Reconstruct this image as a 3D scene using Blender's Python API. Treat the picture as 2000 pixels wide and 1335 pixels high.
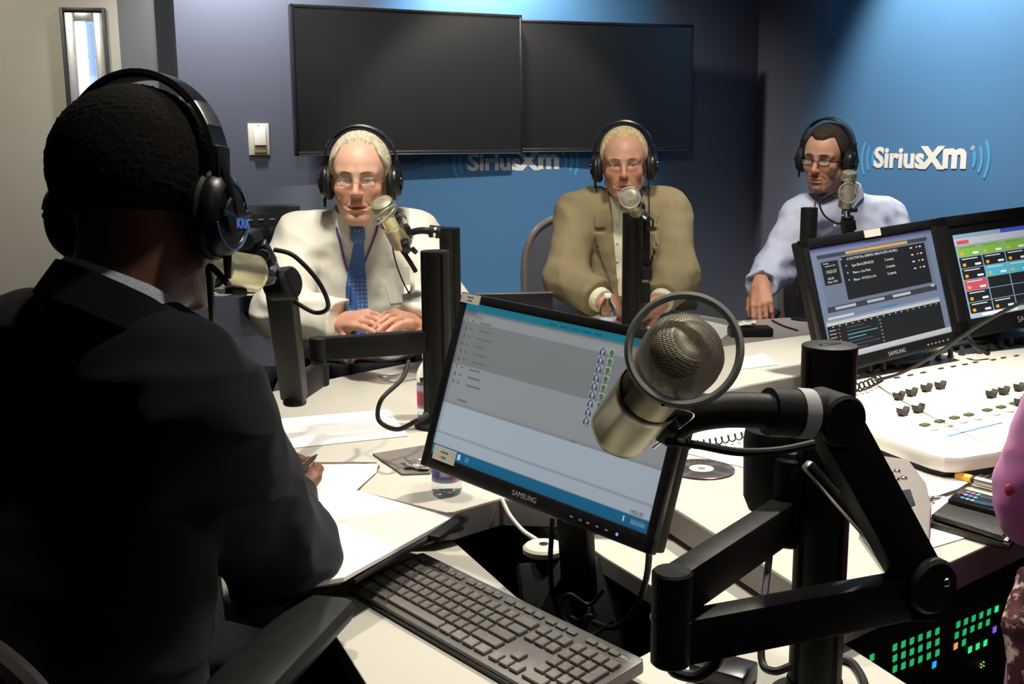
import bpy, bmesh, math, random
import numpy as np
from mathutils import Vector, Matrix, Quaternion, noise

for o in list(bpy.data.objects): bpy.data.objects.remove(o)
SC = bpy.context.scene
COL = SC.collection
random.seed(7)
PI = math.pi
V = Vector

# ---------------------------------------------------------------- camera
F, PITCH, ROLL, HC = 2080.0, math.radians(10.3), 0.0083, 1.32
_c, _s = math.cos(PITCH), math.sin(PITCH)
CD = V((0, _c, -_s)); _R = V((1, 0, 0)); _U = V((0, _s, _c))
CR = (_R*math.cos(ROLL) - _U*math.sin(ROLL)).normalized()
CU = CR.cross(CD).normalized()
CAM = V((0, 0, HC))
cd = bpy.data.cameras.new('camera'); co = bpy.data.objects.new('camera', cd); COL.objects.link(co)
cd.sensor_fit = 'HORIZONTAL'; cd.sensor_width = 36.0; cd.lens = F/2000*36.0
cd.clip_start = 0.05; cd.clip_end = 60
cm = Matrix((CR, CU, -CD)).transposed().to_4x4(); cm.translation = CAM
co.matrix_world = cm
cd.dof.use_dof = False
SC.camera = co

def ray(px, py): return CD + CR*((px-1000)/F) + CU*((667.5-py)/F)
def onz(px, py, z):                       # point of a horizontal surface seen at a pixel
    r = ray(px, py); return CAM + r*((z-HC)/r.z)
def at(px, py, y):                        # point seen at a pixel, y metres into the room
    r = ray(px, py); return CAM + r*(y/r.y)

# ---------------------------------------------------------------- light
SC.view_settings.view_transform = 'Standard'; SC.view_settings.look = 'None'
SC.view_settings.gamma = 1.0; SC.view_settings.use_curve_mapping = False
SC.view_settings.exposure = 0.0
w = bpy.data.worlds.new('world'); SC.world = w; w.use_nodes = True
w.node_tree.nodes['Background'].inputs[0].default_value = (0.75, 0.78, 0.85, 1)
w.node_tree.nodes['Background'].inputs[1].default_value = 0.05

def spot(name, loc, target, power, angle=80, blend=0.6, size=0.06, col=(1, 0.93, 0.82)):
    l = bpy.data.lights.new(name, 'SPOT'); l.energy = power; l.spot_size = math.radians(angle)
    l.spot_blend = blend; l.shadow_soft_size = size; l.color = col
    o = bpy.data.objects.new(name, l); COL.objects.link(o); o.location = loc
    o.rotation_euler = (V(target)-V(loc)).to_track_quat('-Z', 'Y').to_euler(); o['kind'] = 'structure'
    return o
def area(name, loc, target, power, sx, sy, col=(1, 0.95, 0.88)):
    l = bpy.data.lights.new(name, 'AREA'); l.energy = power; l.shape = 'RECTANGLE'; l.size = sx; l.size_y = sy; l.color = col
    o = bpy.data.objects.new(name, l); COL.objects.link(o); o.location = loc
    o.rotation_euler = (V(target)-V(loc)).to_track_quat('-Z', 'Y').to_euler(); o['kind'] = 'structure'
    return o
#LIGHTS#
# downlights over the table
spot('ceiling_spot', (0.85, 2.25, 2.62), (0.72, 1.95, 0.74), 260, 78, 0.7)
spot('ceiling_spot', (-0.45, 2.25, 2.62), (-0.25, 2.1, 0.74), 112, 84, 0.7)
spot('ceiling_spot', (0.35, 1.25, 2.62), (0.15, 1.45, 0.70), 78, 70, 0.8)
spot('ceiling_spot', (-0.25, 2.2, 2.62), (-0.42, 3.0, 1.1), 78, 60, 0.7, 0.12)
spot('ceiling_spot', (0.45, 2.7, 2.62), (0.42, 3.75, 1.0), 105, 60, 0.7, 0.12)
spot('ceiling_spot', (1.0, 3.0, 2.62), (1.25, 4.0, 1.0), 95, 60, 0.7, 0.12)
spot('ceiling_spot', (-1.9, 2.9, 2.62), (-2.2, 3.9, 1.2), 85, 110, 0.8)
# added fill spots with no visible source, for the guests and the near microphone
spot('front_fill_spot', (-0.15, 1.5, 2.45), (-0.12, 4.7, 1.10), 70, 44, 0.8, 0.25)
spot('rear_fill_spot', (0.75, -0.3, 2.3), (0.22, 0.98, 1.02), 16, 34, 0.9, 0.2)
# wall washers close to the walls
spot('wall_washer', (-0.05, 4.72, 2.34), (-0.02, 4.98, 1.8), 100, 130, 0.8, 0.05)
spot('wall_washer', (-1.02, 4.22, 2.34), (-1.00, 4.52, 1.75), 85, 130, 0.8, 0.06, (0.95, 0.95, 1.0))
spot('wall_washer', (0.75, 3.55, 2.62), (-0.12, 4.95, 0.95), 150, 48, 0.35, 0.03)
spot('wall_washer', (1.32, 4.10, 2.62), (1.97, 4.4, 1.3), 190, 78, 0.6, 0.05)
# lamps deep in the room, mirrored by the television glass
for _x, _y in ((2.35, 0.95), (2.62, 1.05)):
    spot('room_spot', (_x, _y, 2.2), (-0.45+(_x-2.35), 4.75, 1.72), 14, 16, 0.5, 0.09)

# ---------------------------------------------------------------- materials
MATS = {}
def mat(name, col, rough=0.6, metal=0.0, spec=0.5, noise_amt=0.0, nscale=30.0, bump=0.0, bscale=200.0, emit=None, estr=1.0,
        alpha=1.0, trans=0.0, ior=1.45, coat=0.0, attr=None, sheen=0.0, weave=False, sss=0.0):
    if name in MATS: return MATS[name]
    m = bpy.data.materials.new(name); m.use_nodes = True; MATS[name] = m
    nt = m.node_tree; N = nt.nodes; L = nt.links; b = N['Principled BSDF']
    b.inputs['Base Color'].default_value = (*col, 1); b.inputs['Roughness'].default_value = rough
    b.inputs['Metallic'].default_value = metal; b.inputs['Specular IOR Level'].default_value = spec
    b.inputs['IOR'].default_value = ior; b.inputs['Transmission Weight'].default_value = trans
    b.inputs['Alpha'].default_value = alpha; b.inputs['Coat Weight'].default_value = coat
    b.inputs['Sheen Weight'].default_value = sheen
    if sss: b.inputs['Subsurface Weight'].default_value = sss; b.inputs['Subsurface Radius'].default_value = (0.012, 0.005, 0.003); b.inputs['Subsurface Scale'].default_value = 0.6
    tc = N.new('ShaderNodeTexCoord')
    src = None
    if attr:
        a = N.new('ShaderNodeVertexColor'); a.layer_name = attr; src = a.outputs['Color']
    if noise_amt > 0:
        n = N.new('ShaderNodeTexNoise'); n.inputs['Scale'].default_value = nscale; n.inputs['Detail'].default_value = 5
        L.new(tc.outputs['Object'], n.inputs['Vector'])
        mp = N.new('ShaderNodeMapRange'); mp.inputs['From Min'].default_value = 0.3; mp.inputs['From Max'].default_value = 0.7
        mp.inputs['To Min'].default_value = 1-noise_amt; mp.inputs['To Max'].default_value = 1+noise_amt
        L.new(n.outputs['Fac'], mp.inputs['Value'])
        mx = N.new('ShaderNodeVectorMath'); mx.operation = 'SCALE'
        if src: L.new(src, mx.inputs[0])
        else: mx.inputs[0].default_value = col
        L.new(mp.outputs['Result'], mx.inputs['Scale']); src = mx.outputs[0]
        mr = N.new('ShaderNodeMapRange'); mr.inputs['To Min'].default_value = max(0.02, rough-0.08); mr.inputs['To Max'].default_value = min(1, rough+0.08)
        L.new(n.outputs['Fac'], mr.inputs['Value']); L.new(mr.outputs['Result'], b.inputs['Roughness'])
    if src: L.new(src, b.inputs['Base Color'])
    if bump > 0:
        if weave:
            n2 = N.new('ShaderNodeTexWave'); n2.inputs['Scale'].default_value = bscale; n2.inputs['Distortion'].default_value = 1.5
            n2.bands_direction = 'DIAGONAL'; h = n2.outputs['Fac']
        else:
            n2 = N.new('ShaderNodeTexNoise'); n2.inputs['Scale'].default_value = bscale; n2.inputs['Detail'].default_value = 3; h = n2.outputs['Fac']
        L.new(tc.outputs['Object'], n2.inputs['Vector'])
        bp = N.new('ShaderNodeBump'); bp.inputs['Strength'].default_value = bump; bp.inputs['Distance'].default_value = 0.002
        L.new(h, bp.inputs['Height']); L.new(bp.outputs['Normal'], b.inputs['Normal'])
    if emit is not None:
        if emit == 'attr': L.new(src, b.inputs['Emission Color'])
        else: b.inputs['Emission Color'].default_value = (*emit, 1)
        b.inputs['Emission Strength'].default_value = estr
    return m
def S(r, g, b):                           # display 0-255 to linear
    f = lambda v: ((v/255+0.055)/1.055)**2.4 if v > 10 else v/255/12.92
    return (f(r), f(g), f(b))

M_BLACK = mat('black_powder_coat', (0.010, 0.0095, 0.009), 0.5, 0.0, 0.25, 0.2, 60, 0.15, 600)
M_PLAST = mat('black_plastic', (0.012, 0.012, 0.013), 0.32, 0, 0.5, 0.15, 40)
M_PLASTM = mat('matte_black_plastic', (0.011, 0.011, 0.012), 0.55, 0, 0.28, 0.15, 40, 0.1, 500)
M_RUBBER = mat('black_rubber', (0.01, 0.01, 0.01), 0.55, 0, 0.4, 0.1, 40)
M_CHROME = mat('chrome', (0.75, 0.74, 0.72), 0.18, 1.0, 0.5, 0.05, 30)
M_STEEL = mat('brushed_steel', (0.45, 0.44, 0.42), 0.35, 1.0, 0.5, 0.1, 80)
M_CHAMP = mat('champagne_metal', (0.60, 0.57, 0.36), 0.30, 0.75, 0.5, 0.05, 40)
M_CHAMPD = mat('satin_champagne_metal', (0.42, 0.39, 0.27), 0.36, 0.85, 0.5, 0.08, 40)
M_WHITEP = mat('white_paper', (0.86, 0.86, 0.83), 0.8, 0, 0.2, 0.02, 20)
M_LABEL = mat('cream_label', (0.72, 0.70, 0.62), 0.7, 0, 0.2, 0.03, 20)
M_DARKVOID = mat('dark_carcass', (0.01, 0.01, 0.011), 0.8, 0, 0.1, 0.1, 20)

# ---------------------------------------------------------------- geometry helpers
class G:                                   # a growing list of verts and faces
    def __init__(s): s.v = []; s.f = []
    def add(s, v, f, M=None):
        n = len(s.v)
        s.v += [tuple(M @ V(p)) if M is not None else tuple(p) for p in v]
        s.f += [tuple(i+n for i in q) for q in f]; return s
    def box(s, c, d, M=None, bev=0.0):
        bm = bmesh.new(); bmesh.ops.create_cube(bm, size=1)
        for v in bm.verts: v.co = V((v.co.x*d[0]+c[0], v.co.y*d[1]+c[1], v.co.z*d[2]+c[2]))
        if bev > 0: bmesh.ops.bevel(bm, geom=bm.edges[:], offset=min(bev, min(d)*0.45), segments=2, profile=0.5, affect='EDGES')
        bm.verts.index_update(); s.add([v.co for v in bm.verts], [[v.index for v in f.verts] for f in bm.faces], M); bm.free(); return s
    def lathe(s, prof, M=None, n=32, cap=True):   # prof: (radius, z) along local z
        v = []; f = []
        for r, z in prof:
            for i in range(n):
                a = 2*PI*i/n; v.append((r*math.cos(a), r*math.sin(a), z))
        for k in range(len(prof)-1):
            for i in range(n):
                j = (i+1) % n; f.append((k*n+i, k*n+j, (k+1)*n+j, (k+1)*n+i))
        if cap:
            f.append(tuple(range(n-1, -1, -1))); f.append(tuple((len(prof)-1)*n+i for i in range(n)))
        return s.add(v, f, M)
    def cyl(s, a, b, r, r2=None, n=24):
        a, b = V(a), V(b); r2 = r if r2 is None else r2
        q = (b-a).to_track_quat('Z', 'Y').to_matrix().to_4x4(); q.translation = a; h = (b-a).length
        e = min(r, r2, h)*0.12
        return s.lathe([(r-e, 0), (r, e), (r2, h-e), (r2-e, h)], q, n)
    def prism(s, poly, z0, z1, M=None, bev=0.0):
        bm = bmesh.new()
        lo = [bm.verts.new((p[0], p[1], z0)) for p in poly]; hi = [bm.verts.new((p[0], p[1], z1)) for p in poly]
        n = len(poly); bm.faces.new(lo[::-1]); bm.faces.new(hi)
        for i in range(n): bm.faces.new((lo[i], lo[(i+1) % n], hi[(i+1) % n], hi[i]))
        bmesh.ops.recalc_face_normals(bm, faces=bm.faces[:])
        if bev > 0:
            ed = [e for e in bm.edges if abs(e.verts[0].co.z-e.verts[1].co.z) < 1e-6]
            bmesh.ops.bevel(bm, geom=ed, offset=bev, segments=2, profile=0.5, affect='EDGES')
        bm.verts.index_update(); s.add([v.co for v in bm.verts], [[v.index for v in f.verts] for f in bm.faces], M); bm.free(); return s
    def tube(s, pts, r, n=10, res=8, closed=False, rr=None):
        P = smooth_path(pts, res, closed); m = len(P); v = []; f = []
        up = None
        for i, p in enumerate(P):
            if closed: t = P[(i+1) % m]-P[i-1]
            else: t = P[min(i+1, m-1)]-P[max(i-1, 0)]
            t.normalize()
            if up is None:
                up = V((0, 0, 1)) if abs(t.z) < 0.9 else V((1, 0, 0))
            up = (up - t*up.dot(t)); up.normalize(); sd = t.cross(up)
            rad = r if rr is None else rr(i/(m-1))
            for k in range(n):
                a = 2*PI*k/n; v.append(p+up*math.cos(a)*rad+sd*math.sin(a)*rad)
        for i in range(m if closed else m-1):
            for k in range(n):
                l = (k+1) % n; j = (i+1) % m
                f.append((i*n+k, i*n+l, j*n+l, j*n+k))
        if not closed: f.append(tuple(range(n-1, -1, -1))); f.append(tuple((m-1)*n+k for k in range(n)))
        return s.add(v, f)
    def bar(s, a, b, wd, ht, up=(0, 0, 1), bev=0.003, ext=0.0):   # rectangular bar from a to b
        a, b = V(a), V(b); t = (b-a).normalized(); u = V(up); sd = t.cross(u).normalized(); u = sd.cross(t)
        M = Matrix((sd, t, u)).transposed().to_4x4(); M.translation = (a+b)/2
        return s.box((0, 0, 0), (wd, (b-a).length+2*ext, ht), M, bev)
    def sphere(s, c, r, n=20, sc=(1, 1, 1), M=None):
        pr = []
        v = []; f = []; m = n//2
        for k in range(m+1):
            ph = PI*k/m
            for i in range(n):
                a = 2*PI*i/n; v.append((c[0]+r*sc[0]*math.sin(ph)*math.cos(a), c[1]+r*sc[1]*math.sin(ph)*math.sin(a), c[2]-r*sc[2]*math.cos(ph)))
        for k in range(m):
            for i in range(n):
                j = (i+1) % n; f.append((k*n+i, k*n+j, (k+1)*n+j, (k+1)*n+i))
        return s.add(v, f, M)
    def quad(s, a, b, c, d): return s.add([a, b, c, d], [(0, 1, 2, 3)])
    def out(s, name, m, parent=None, smooth=True, M=None, ang=35):
        return mkobj(name, s.v, s.f, m, parent, smooth, M, ang)

def smooth_path(pts, res=8, closed=False):
    P = [V(p) for p in pts]; n = len(P)
    if n < 3 or res <= 1: return P
    out = []
    rng = range(n) if closed else range(n-1)
    for i in rng:
        g = (lambda k: P[k % n]) if closed else (lambda k: P[max(0, min(n-1, k))])
        p0, p1, p2, p3 = g(i-1), g(i), g(i+1), g(i+2)
        for k in range(res):
            t = k/res
            out.append(0.5*((2*p1)+(p2-p0)*t+(2*p0-5*p1+4*p2-p3)*t*t+(3*p1-p0-3*p2+p3)*t**3))
    if not closed: out.append(P[-1])
    return out

def mkobj(name, v, f, m, parent=None, smooth=True, M=None, ang=35, fix=True):
    me = bpy.data.meshes.new(name)
    if isinstance(v, np.ndarray):
        nv, nf = len(v), len(f); k = f.shape[1]
        me.vertices.add(nv); me.vertices.foreach_set('co', v.astype(np.float32).ravel())
        me.loops.add(nf*k); me.loops.foreach_set('vertex_index', f.astype(np.int32).ravel())
        me.polygons.add(nf); me.polygons.foreach_set('loop_start', np.arange(0, nf*k, k, dtype=np.int32))
        me.update(calc_edges=True)
        me.polygons.foreach_set('use_smooth', np.ones(nf, dtype=bool))
    else:
        me.from_pydata([tuple(p) for p in v], [], f)
        if fix and len(f) > 1:
            bm = bmesh.new(); bm.from_mesh(me); bmesh.ops.recalc_face_normals(bm, faces=bm.faces[:]); bm.to_mesh(me); bm.free()
        if smooth:
            for p in me.polygons: p.use_smooth = True
            me.set_sharp_from_angle(angle=math.radians(ang))
    if m is not None: me.materials.append(m)
    o = bpy.data.objects.new(name, me); COL.objects.link(o)
    if parent is not None: o.parent = parent
    if M is not None: o.matrix_local = M
    return o
def tag(o, label=None, cat=None, group=None, kind=None):
    if label: o['label'] = label
    if cat: o['category'] = cat
    if group: o['group'] = group
    if kind: o['kind'] = kind
    return o
def thing(name, label, cat, M=None, group=None):
    o = bpy.data.objects.new(name, None); COL.objects.link(o); o.empty_display_size = 0.05
    if M is not None:
        if isinstance(M, Matrix): o.matrix_world = M
        else: o.location = M
    bpy.context.view_layer.update() if False else None
    return tag(o, label, cat, group)
def struct(o): o['kind'] = 'structure'; return o
def frame(org, x, y):                      # matrix from origin, x axis and a rough y axis
    x = V(x).normalized(); z = x.cross(V(y)).normalized(); y = z.cross(x)
    M = Matrix((x, y, z)).transposed().to_4x4(); M.translation = V(org); return M
def frame_z(org, z, y=(0, 0, 1)):          # matrix from origin with z axis along z
    z = V(z).normalized(); x = V(y).cross(z)
    if x.length < 1e-4: x = V((1, 0, 0))
    x.normalize(); y = z.cross(x)
    M = Matrix((x, y, z)).transposed().to_4x4(); M.translation = V(org); return M
def rel(root, p): return root.matrix_world.inverted() @ V(p)
def text(s, size, m, parent, M, name='lettering', depth=0.0005, bold=0.0, sx=1.0):
    cu = bpy.data.curves.new(name, 'FONT'); cu.body = s; cu.size = size; cu.extrude = depth; cu.offset = bold
    cu.align_x = 'CENTER'; cu.align_y = 'CENTER'; cu.resolution_u = 3
    t = bpy.data.objects.new(name, cu); COL.objects.link(t)
    dg = bpy.context.evaluated_depsgraph_get(); me = bpy.data.meshes.new_from_object(t.evaluated_get(dg))
    bpy.data.objects.remove(t); bpy.data.curves.remove(cu)
    me.transform(Matrix.Diagonal((sx, 1, 1, 1))); me.materials.clear(); me.materials.append(m); me.name = name
    o = bpy.data.objects.new(name, me); COL.objects.link(o); o.parent = parent; o.matrix_local = M
    return o
def cards(name, rects, parent, m, z0=0.0003):   # flat printed / displayed rectangles (x0,y0,x1,y1,rgb) in local xy, colour attribute 'Col'
    v = []; f = []; c = []
    for i, (x0, y0, x1, y1, col) in enumerate(rects):
        z = z0+i*0.000004; n = len(v)
        v += [(x0, y0, z), (x1, y0, z), (x1, y1, z), (x0, y1, z)]; f.append((n, n+1, n+2, n+3)); c += [(*S(*col), 1)]*4
    me = bpy.data.meshes.new(name); me.from_pydata(v, [], f); me.materials.append(m)
    a = me.color_attributes.new('Col', 'FLOAT_COLOR', 'POINT')
    a.data.foreach_set('color', [x for q in c for x in q])
    o = bpy.data.objects.new(name, me); COL.objects.link(o); o.parent = parent
    return o
def quad_pnp(q, width=None):               # rectangle seen at four pixels (tl,tr,br,bl) -> four world points, scaled to width
    K = [ray(*p) for p in q]
    A = np.array([K[1], -K[2], K[3]]).T; s_ = np.linalg.solve(A, np.array(K[0]))
    p = [K[0], K[1]*float(s_[0]), K[2]*float(s_[1]), K[3]*float(s_[2])]
    k = width/(p[1]-p[0]).length
    return [CAM+x*k for x in p]
# ================================================================ the room
WO = V((-0.9, 4.65, 0)); WD = V((0.917, 0.399, 0)).normalized(); WN = V((0.399, -0.917, 0)).normalized()   # back wall line, its direction, its normal into the room
def wall_t(px, org, d, z=1.3, y=None):
    r = ray(px, 300 if y is None else y)    # intersection of the vertical plane through org,d with the ray
    n = V((-d.y, d.x, 0)); return ((CAM + r*((org-CAM).dot(n)/r.dot(n)))-org).dot(d)
def on_wall(px, py, org, d):
    r = ray(px, py); n = V((-d.y, d.x, 0)); return CAM + r*((org-CAM).dot(n)/r.dot(n))
tL = wall_t(345, WO, WD, y=100); tC = wall_t(1478, WO, WD, y=200)
E0 = WO+WD*tL; C1 = WO+WD*tC
H = 2.72
def mural(name, edges, base, blue):
    """painted wall: slate paint with a printed blue field whose borders fade softly; edges = (a0,a1,b0,b1) along the wall"""
    m = bpy.data.materials.new(name); m.use_nodes = True; nt = m.node_tree; N = nt.nodes; L = nt.links; b = N['Principled BSDF']
    b.inputs['Roughness'].default_value = 0.62; b.inputs['Specular IOR Level'].default_value = 0.3
    tc = N.new('ShaderNodeTexCoord'); sp = N.new('ShaderNodeSeparateXYZ'); L.new(tc.outputs['Object'], sp.inputs[0])
    a = N.new('ShaderNodeMapRange'); a.interpolation_type = 'SMOOTHSTEP'; a.inputs['From Min'].default_value = edges[0]; a.inputs['From Max'].default_value = edges[1]
    c = N.new('ShaderNodeMapRange'); c.interpolation_type = 'SMOOTHSTEP'; c.inputs['From Min'].default_value = edges[2]; c.inputs['From Max'].default_value = edges[3]
    c.inputs['To Min'].default_value = 1; c.inputs['To Max'].default_value = 0
    L.new(sp.outputs['X'], a.inputs['Value']); L.new(sp.outputs['X'], c.inputs['Value'])
    mu = N.new('ShaderNodeMath'); mu.operation = 'MULTIPLY'; L.new(a.outputs[0], mu.inputs[0]); L.new(c.outputs[0], mu.inputs[1])
    mx = N.new('ShaderNodeMix'); mx.data_type = 'RGBA'; mx.inputs['A'].default_value = (*base, 1); mx.inputs['B'].default_value = (*blue, 1)
    L.new(mu.outputs[0], mx.inputs['Factor']); L.new(mx.outputs['Result'], b.inputs['Base Color'])
    n = N.new('ShaderNodeTexNoise'); n.inputs['Scale'].default_value = 260; L.new(tc.outputs['Object'], n.inputs['Vector'])
    bp = N.new('ShaderNodeBump'); bp.inputs['Strength'].default_value = 0.12; bp.inputs['Distance'].default_value = 0.002
    L.new(n.outputs['Fac'], bp.inputs['Height']); L.new(bp.outputs['Normal'], b.inputs['Normal'])
    return m
SLATE = (0.105, 0.115, 0.145); BLUE = (0.075, 0.20, 0.39)
def wall(name, p0, p1, m, th=0.1, z0=0, z1=H):
    """wall slab; local x runs from p0 to p1, room side is local -y"""
    d = (p1-p0); M = frame(V((p0.x, p0.y, 0)), d, V((0, 0, 1)).cross(d))
    g = G().box((d.length/2, th/2, (z0+z1)/2), (d.length, th, z1-z0))
    return struct(g.out(name, m, None, False, M))
tb0, tb1 = wall_t(700, WO, WD)-tL, wall_t(800, WO, WD)-tL
tb2, tb3 = wall_t(1235, WO, WD)-tL, wall_t(1330, WO, WD)-tL
wall_back = wall('wall_back', E0, C1, mural('mural_back', (tb0, tb1, tb2, tb3), SLATE, BLUE))
R1 = C1+WN*3.1
ra, rb = wall_t(1535, C1, WN), wall_t(1640, C1, WN)
wall_right = wall('wall_right', C1, R1, mural('mural_right', (ra, rb, 50, 60), SLATE, BLUE))
# left side: a beige wall with a door, a flush strip with its shade put into grey colour and a dark frame
LD = V((-0.987, -0.163, 0)).normalized()
M_BEIGE = mat('beige_wall_paint', (0.44, 0.42, 0.345), 0.7, 0, 0.3, 0.02, 8, 0.1, 260)
M_GREY = mat('wall_shade_grey', (0.13, 0.135, 0.13), 0.7, 0, 0.3, 0.02, 8, 0.1, 260)
M_DARKFRAME = mat('dark_door_frame_paint', (0.035, 0.034, 0.036), 0.45, 0, 0.5, 0.05, 20)
F1 = E0+LD*0.09                             # outer end of the dark frame
l0 = wall_t(232, F1, LD, y=60)
G1 = F1+LD*l0+V((0.0, 0.0, 0))
L1 = G1+LD*1.9
struct(wall('wall_left_shaded', G1, F1, M_GREY))
struct(wall('wall_left', L1, G1, M_BEIGE))
fr = G(); fn = V((-LD.y, LD.x, 0));  fn = fn if fn.y < 0 else -fn
for k, (a, wdt, dep) in enumerate(((0.0, 0.022, 0.05), (0.030, 0.036, 0.028), (0.074, 0.018, 0.05))):
    c = E0+LD*(a+wdt/2)+fn*(dep/2-0.01)
    Mx = frame(V((c.x, c.y, 0)), LD, -fn); fr.box((0, 0, H/2), (wdt, dep, H), Mx, 0.003)
fr.out('trim_door_frame', M_DARKFRAME, None, False)['kind'] = 'structure'
# room shell that the photograph does not show, so that light behaves
M_ROOM = mat('dim_wall_paint', (0.10, 0.10, 0.11), 0.8, 0, 0.2, 0.02, 8)
B1 = V((L1.x-0.05, -1.6, 0)); B2 = V((R1.x+0.1, -1.6, 0))
wall('wall_side', B1, L1, M_ROOM); wall('wall_rear', B2, B1, M_ROOM); wall('wall_front', R1, B2, M_ROOM)
M_CARPET = mat('charcoal_carpet', (0.022, 0.022, 0.026), 0.95, 0, 0.1, 0.35, 120, 0.6, 500)
struct(G().prism([(B1.x-.1, B1.y-.1), (B2.x+.3, B2.y-.1), (R1.x+.3, R1.y), (C1.x+.2, C1.y+.3), (E0.x-.1, E0.y+.2), (L1.x-.2, L1.y+.2)], -0.1, 0).out('floor', M_CARPET, None, False))
struct(G().prism([(B1.x-.1, B1.y-.1), (B2.x+.3, B2.y-.1), (R1.x+.3, R1.y), (C1.x+.2, C1.y+.3), (E0.x-.1, E0.y+.2), (L1.x-.2, L1.y+.2)], H, H+0.1).out('ceiling', mat('ceiling_paint', (0.3, 0.3, 0.3), 0.9, 0, 0.2, 0.05, 60, 0.3, 300), None, False))
# window strip in the left wall
M_ALU = mat('satin_aluminium', (0.55, 0.55, 0.55), 0.4, 0.6, 0.5, 0.05, 60)
wx0, wx1 = wall_t(121, G1, LD, y=60), wall_t(210, G1, LD, y=60)
ztop = on_wall(165, 16, G1, LD).z; zbot = ztop-0.66
WMx = frame(V(((G1+LD*wx0).x, (G1+LD*wx0).y, 0)), -LD, V((0, 0, 1)).cross(-LD))    # local x to the right, -y into the room
win = struct(thing('window_1', None, None, WMx)); ww = wx0-wx1
g = G()
for (x0, x1, z0, z1) in ((0, 0.014, zbot, ztop), (ww-.014, ww, zbot, ztop), (0.014, ww-.014, zbot, zbot+.014), (0.014, ww-.014, ztop-.014, ztop)):
    g.box(((x0+x1)/2, -0.008, (z0+z1)/2), (x1-x0, 0.03, z1-z0), None, 0.002)
g.out('window_frame', M_DARKFRAME, win)
g = G()
for (x0, x1, z0, z1) in ((0.014, 0.05, zbot+.014, ztop-.014), (ww-.05, ww-.014, zbot+.014, ztop-.014), (0.05, ww-.05, zbot+.014, zbot+.05), (0.05, ww-.05, ztop-.05, ztop-.014)):
    g.box(((x0+x1)/2, -0.004, (z0+z1)/2), (x1-x0, 0.016, z1-z0), None, 0.003)
g.out('window_stop', M_ALU, win)
M_DAY = mat('daylit_glass_view', (0.6, 0.7, 0.8), 0.2, 0, 0.5, attr='Col', emit='attr', estr=1.0)
zz = [zbot+.05, zbot+.2, zbot+.36, zbot+.42, zbot+.55, ztop-.05]
rc = [(0.05, -(ztop-.05), ww-.05, -(zbot+.05), (235, 242, 250))]
vw = cards('window_view', [(0.05, zbot+.05, ww-.05, ztop-.05, (238, 243, 250)), (ww*.52, zbot+.05, ww-.05, ztop-.05, (150, 185, 225)),
                           (ww*.52, zbot+.30, ww-.05, zbot+.36, (200, 225, 240)), (ww*.52, zbot+.47, ww-.05, zbot+.475, (110, 140, 185)), (ww*.55, zbot+.40, ww-.055, ztop-.06, (120, 155, 205))], win, M_DAY)
vw.matrix_local = Matrix.Rotation(PI/2, 4, 'X'); vw.location = (0, -0.002, 0)
M_GLASS = mat('window_glass', (1, 1, 1), 0.03, 0, 0.5, alpha=0.12)
G().box((ww/2, -0.006, (zbot+ztop)/2), (ww-.1, 0.003, ztop-zbot-.1)).out('window_pane', M_GLASS, win)

# ---------------------------------------------------------------- wall logos
M_LET = mat('cream_vinyl', (0.82, 0.80, 0.76), 0.6, 0, 0.2, 0.02, 40)
M_ARC = mat('light_blue_vinyl', (0.09, 0.36, 0.66), 0.6, 0, 0.2, 0.02, 40)
def logo(org, d, pxa, pxb, pyc, label):
    a = on_wall(pxa, pyc, org, d); b = on_wall(pxb, pyc, org, d); c = (a+b)/2; wdt = (b-a).length
    n = V((d.y, -d.x, 0)); M = frame(c+n*0.001, d, V((0, 0, 1)))
    t = thing('wall_sign', label, 'sign', M)
    k = wdt/0.457
    o = text('Sirius', 0.104*k, M_LET, t, Matrix.Translation((-0.112*k, 0, 0.001)), bold=0.0036*k, sx=1.14)
    o = text('X', 0.104*k, M_LET, t, Matrix.Translation((0.054*k, 0, 0.0012)), bold=0.0056*k, sx=1.25)
    o = text('m', 0.128*k, M_LET, t, Matrix.Translation((0.158*k, 0.011*k, 0.0014)), bold=0.0058*k, sx=1.12)
    o = text('®', 0.022*k, M_LET, t, Matrix.Translation((0.236*k, 0.036*k, 0.001)))
    for sgn in (-1, 1):
        for j, (rr, hh) in enumerate(((0.055, 0.5), (0.085, 0.52), (0.115, 0.54))):
            g = G(); n_ = 14; v = []; f = []
            cx = sgn*(0.192+0.0)*k
            for i in range(n_+1):
                an = (-hh+2*hh*i/n_)
                for q in (rr-0.006, rr+0.006):
                    v.append((cx+sgn*q*k*math.cos(an), q*k*1.05*math.sin(an), 0.0012))
            for i in range(n_): f.append((2*i, 2*i+1, 2*i+3, 2*i+2))
            g.add(v, f).out('signal_arc', M_ARC, t, False)
    return t
logo(WO, WD, 918, 1098, 317, 'cream lettered wall logo with blue arcs below the gap between the two television screens')
logo(C1, WN, 1712, 1896, 310, 'cream lettered wall logo with blue arcs on the bright blue wall at right')

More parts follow.
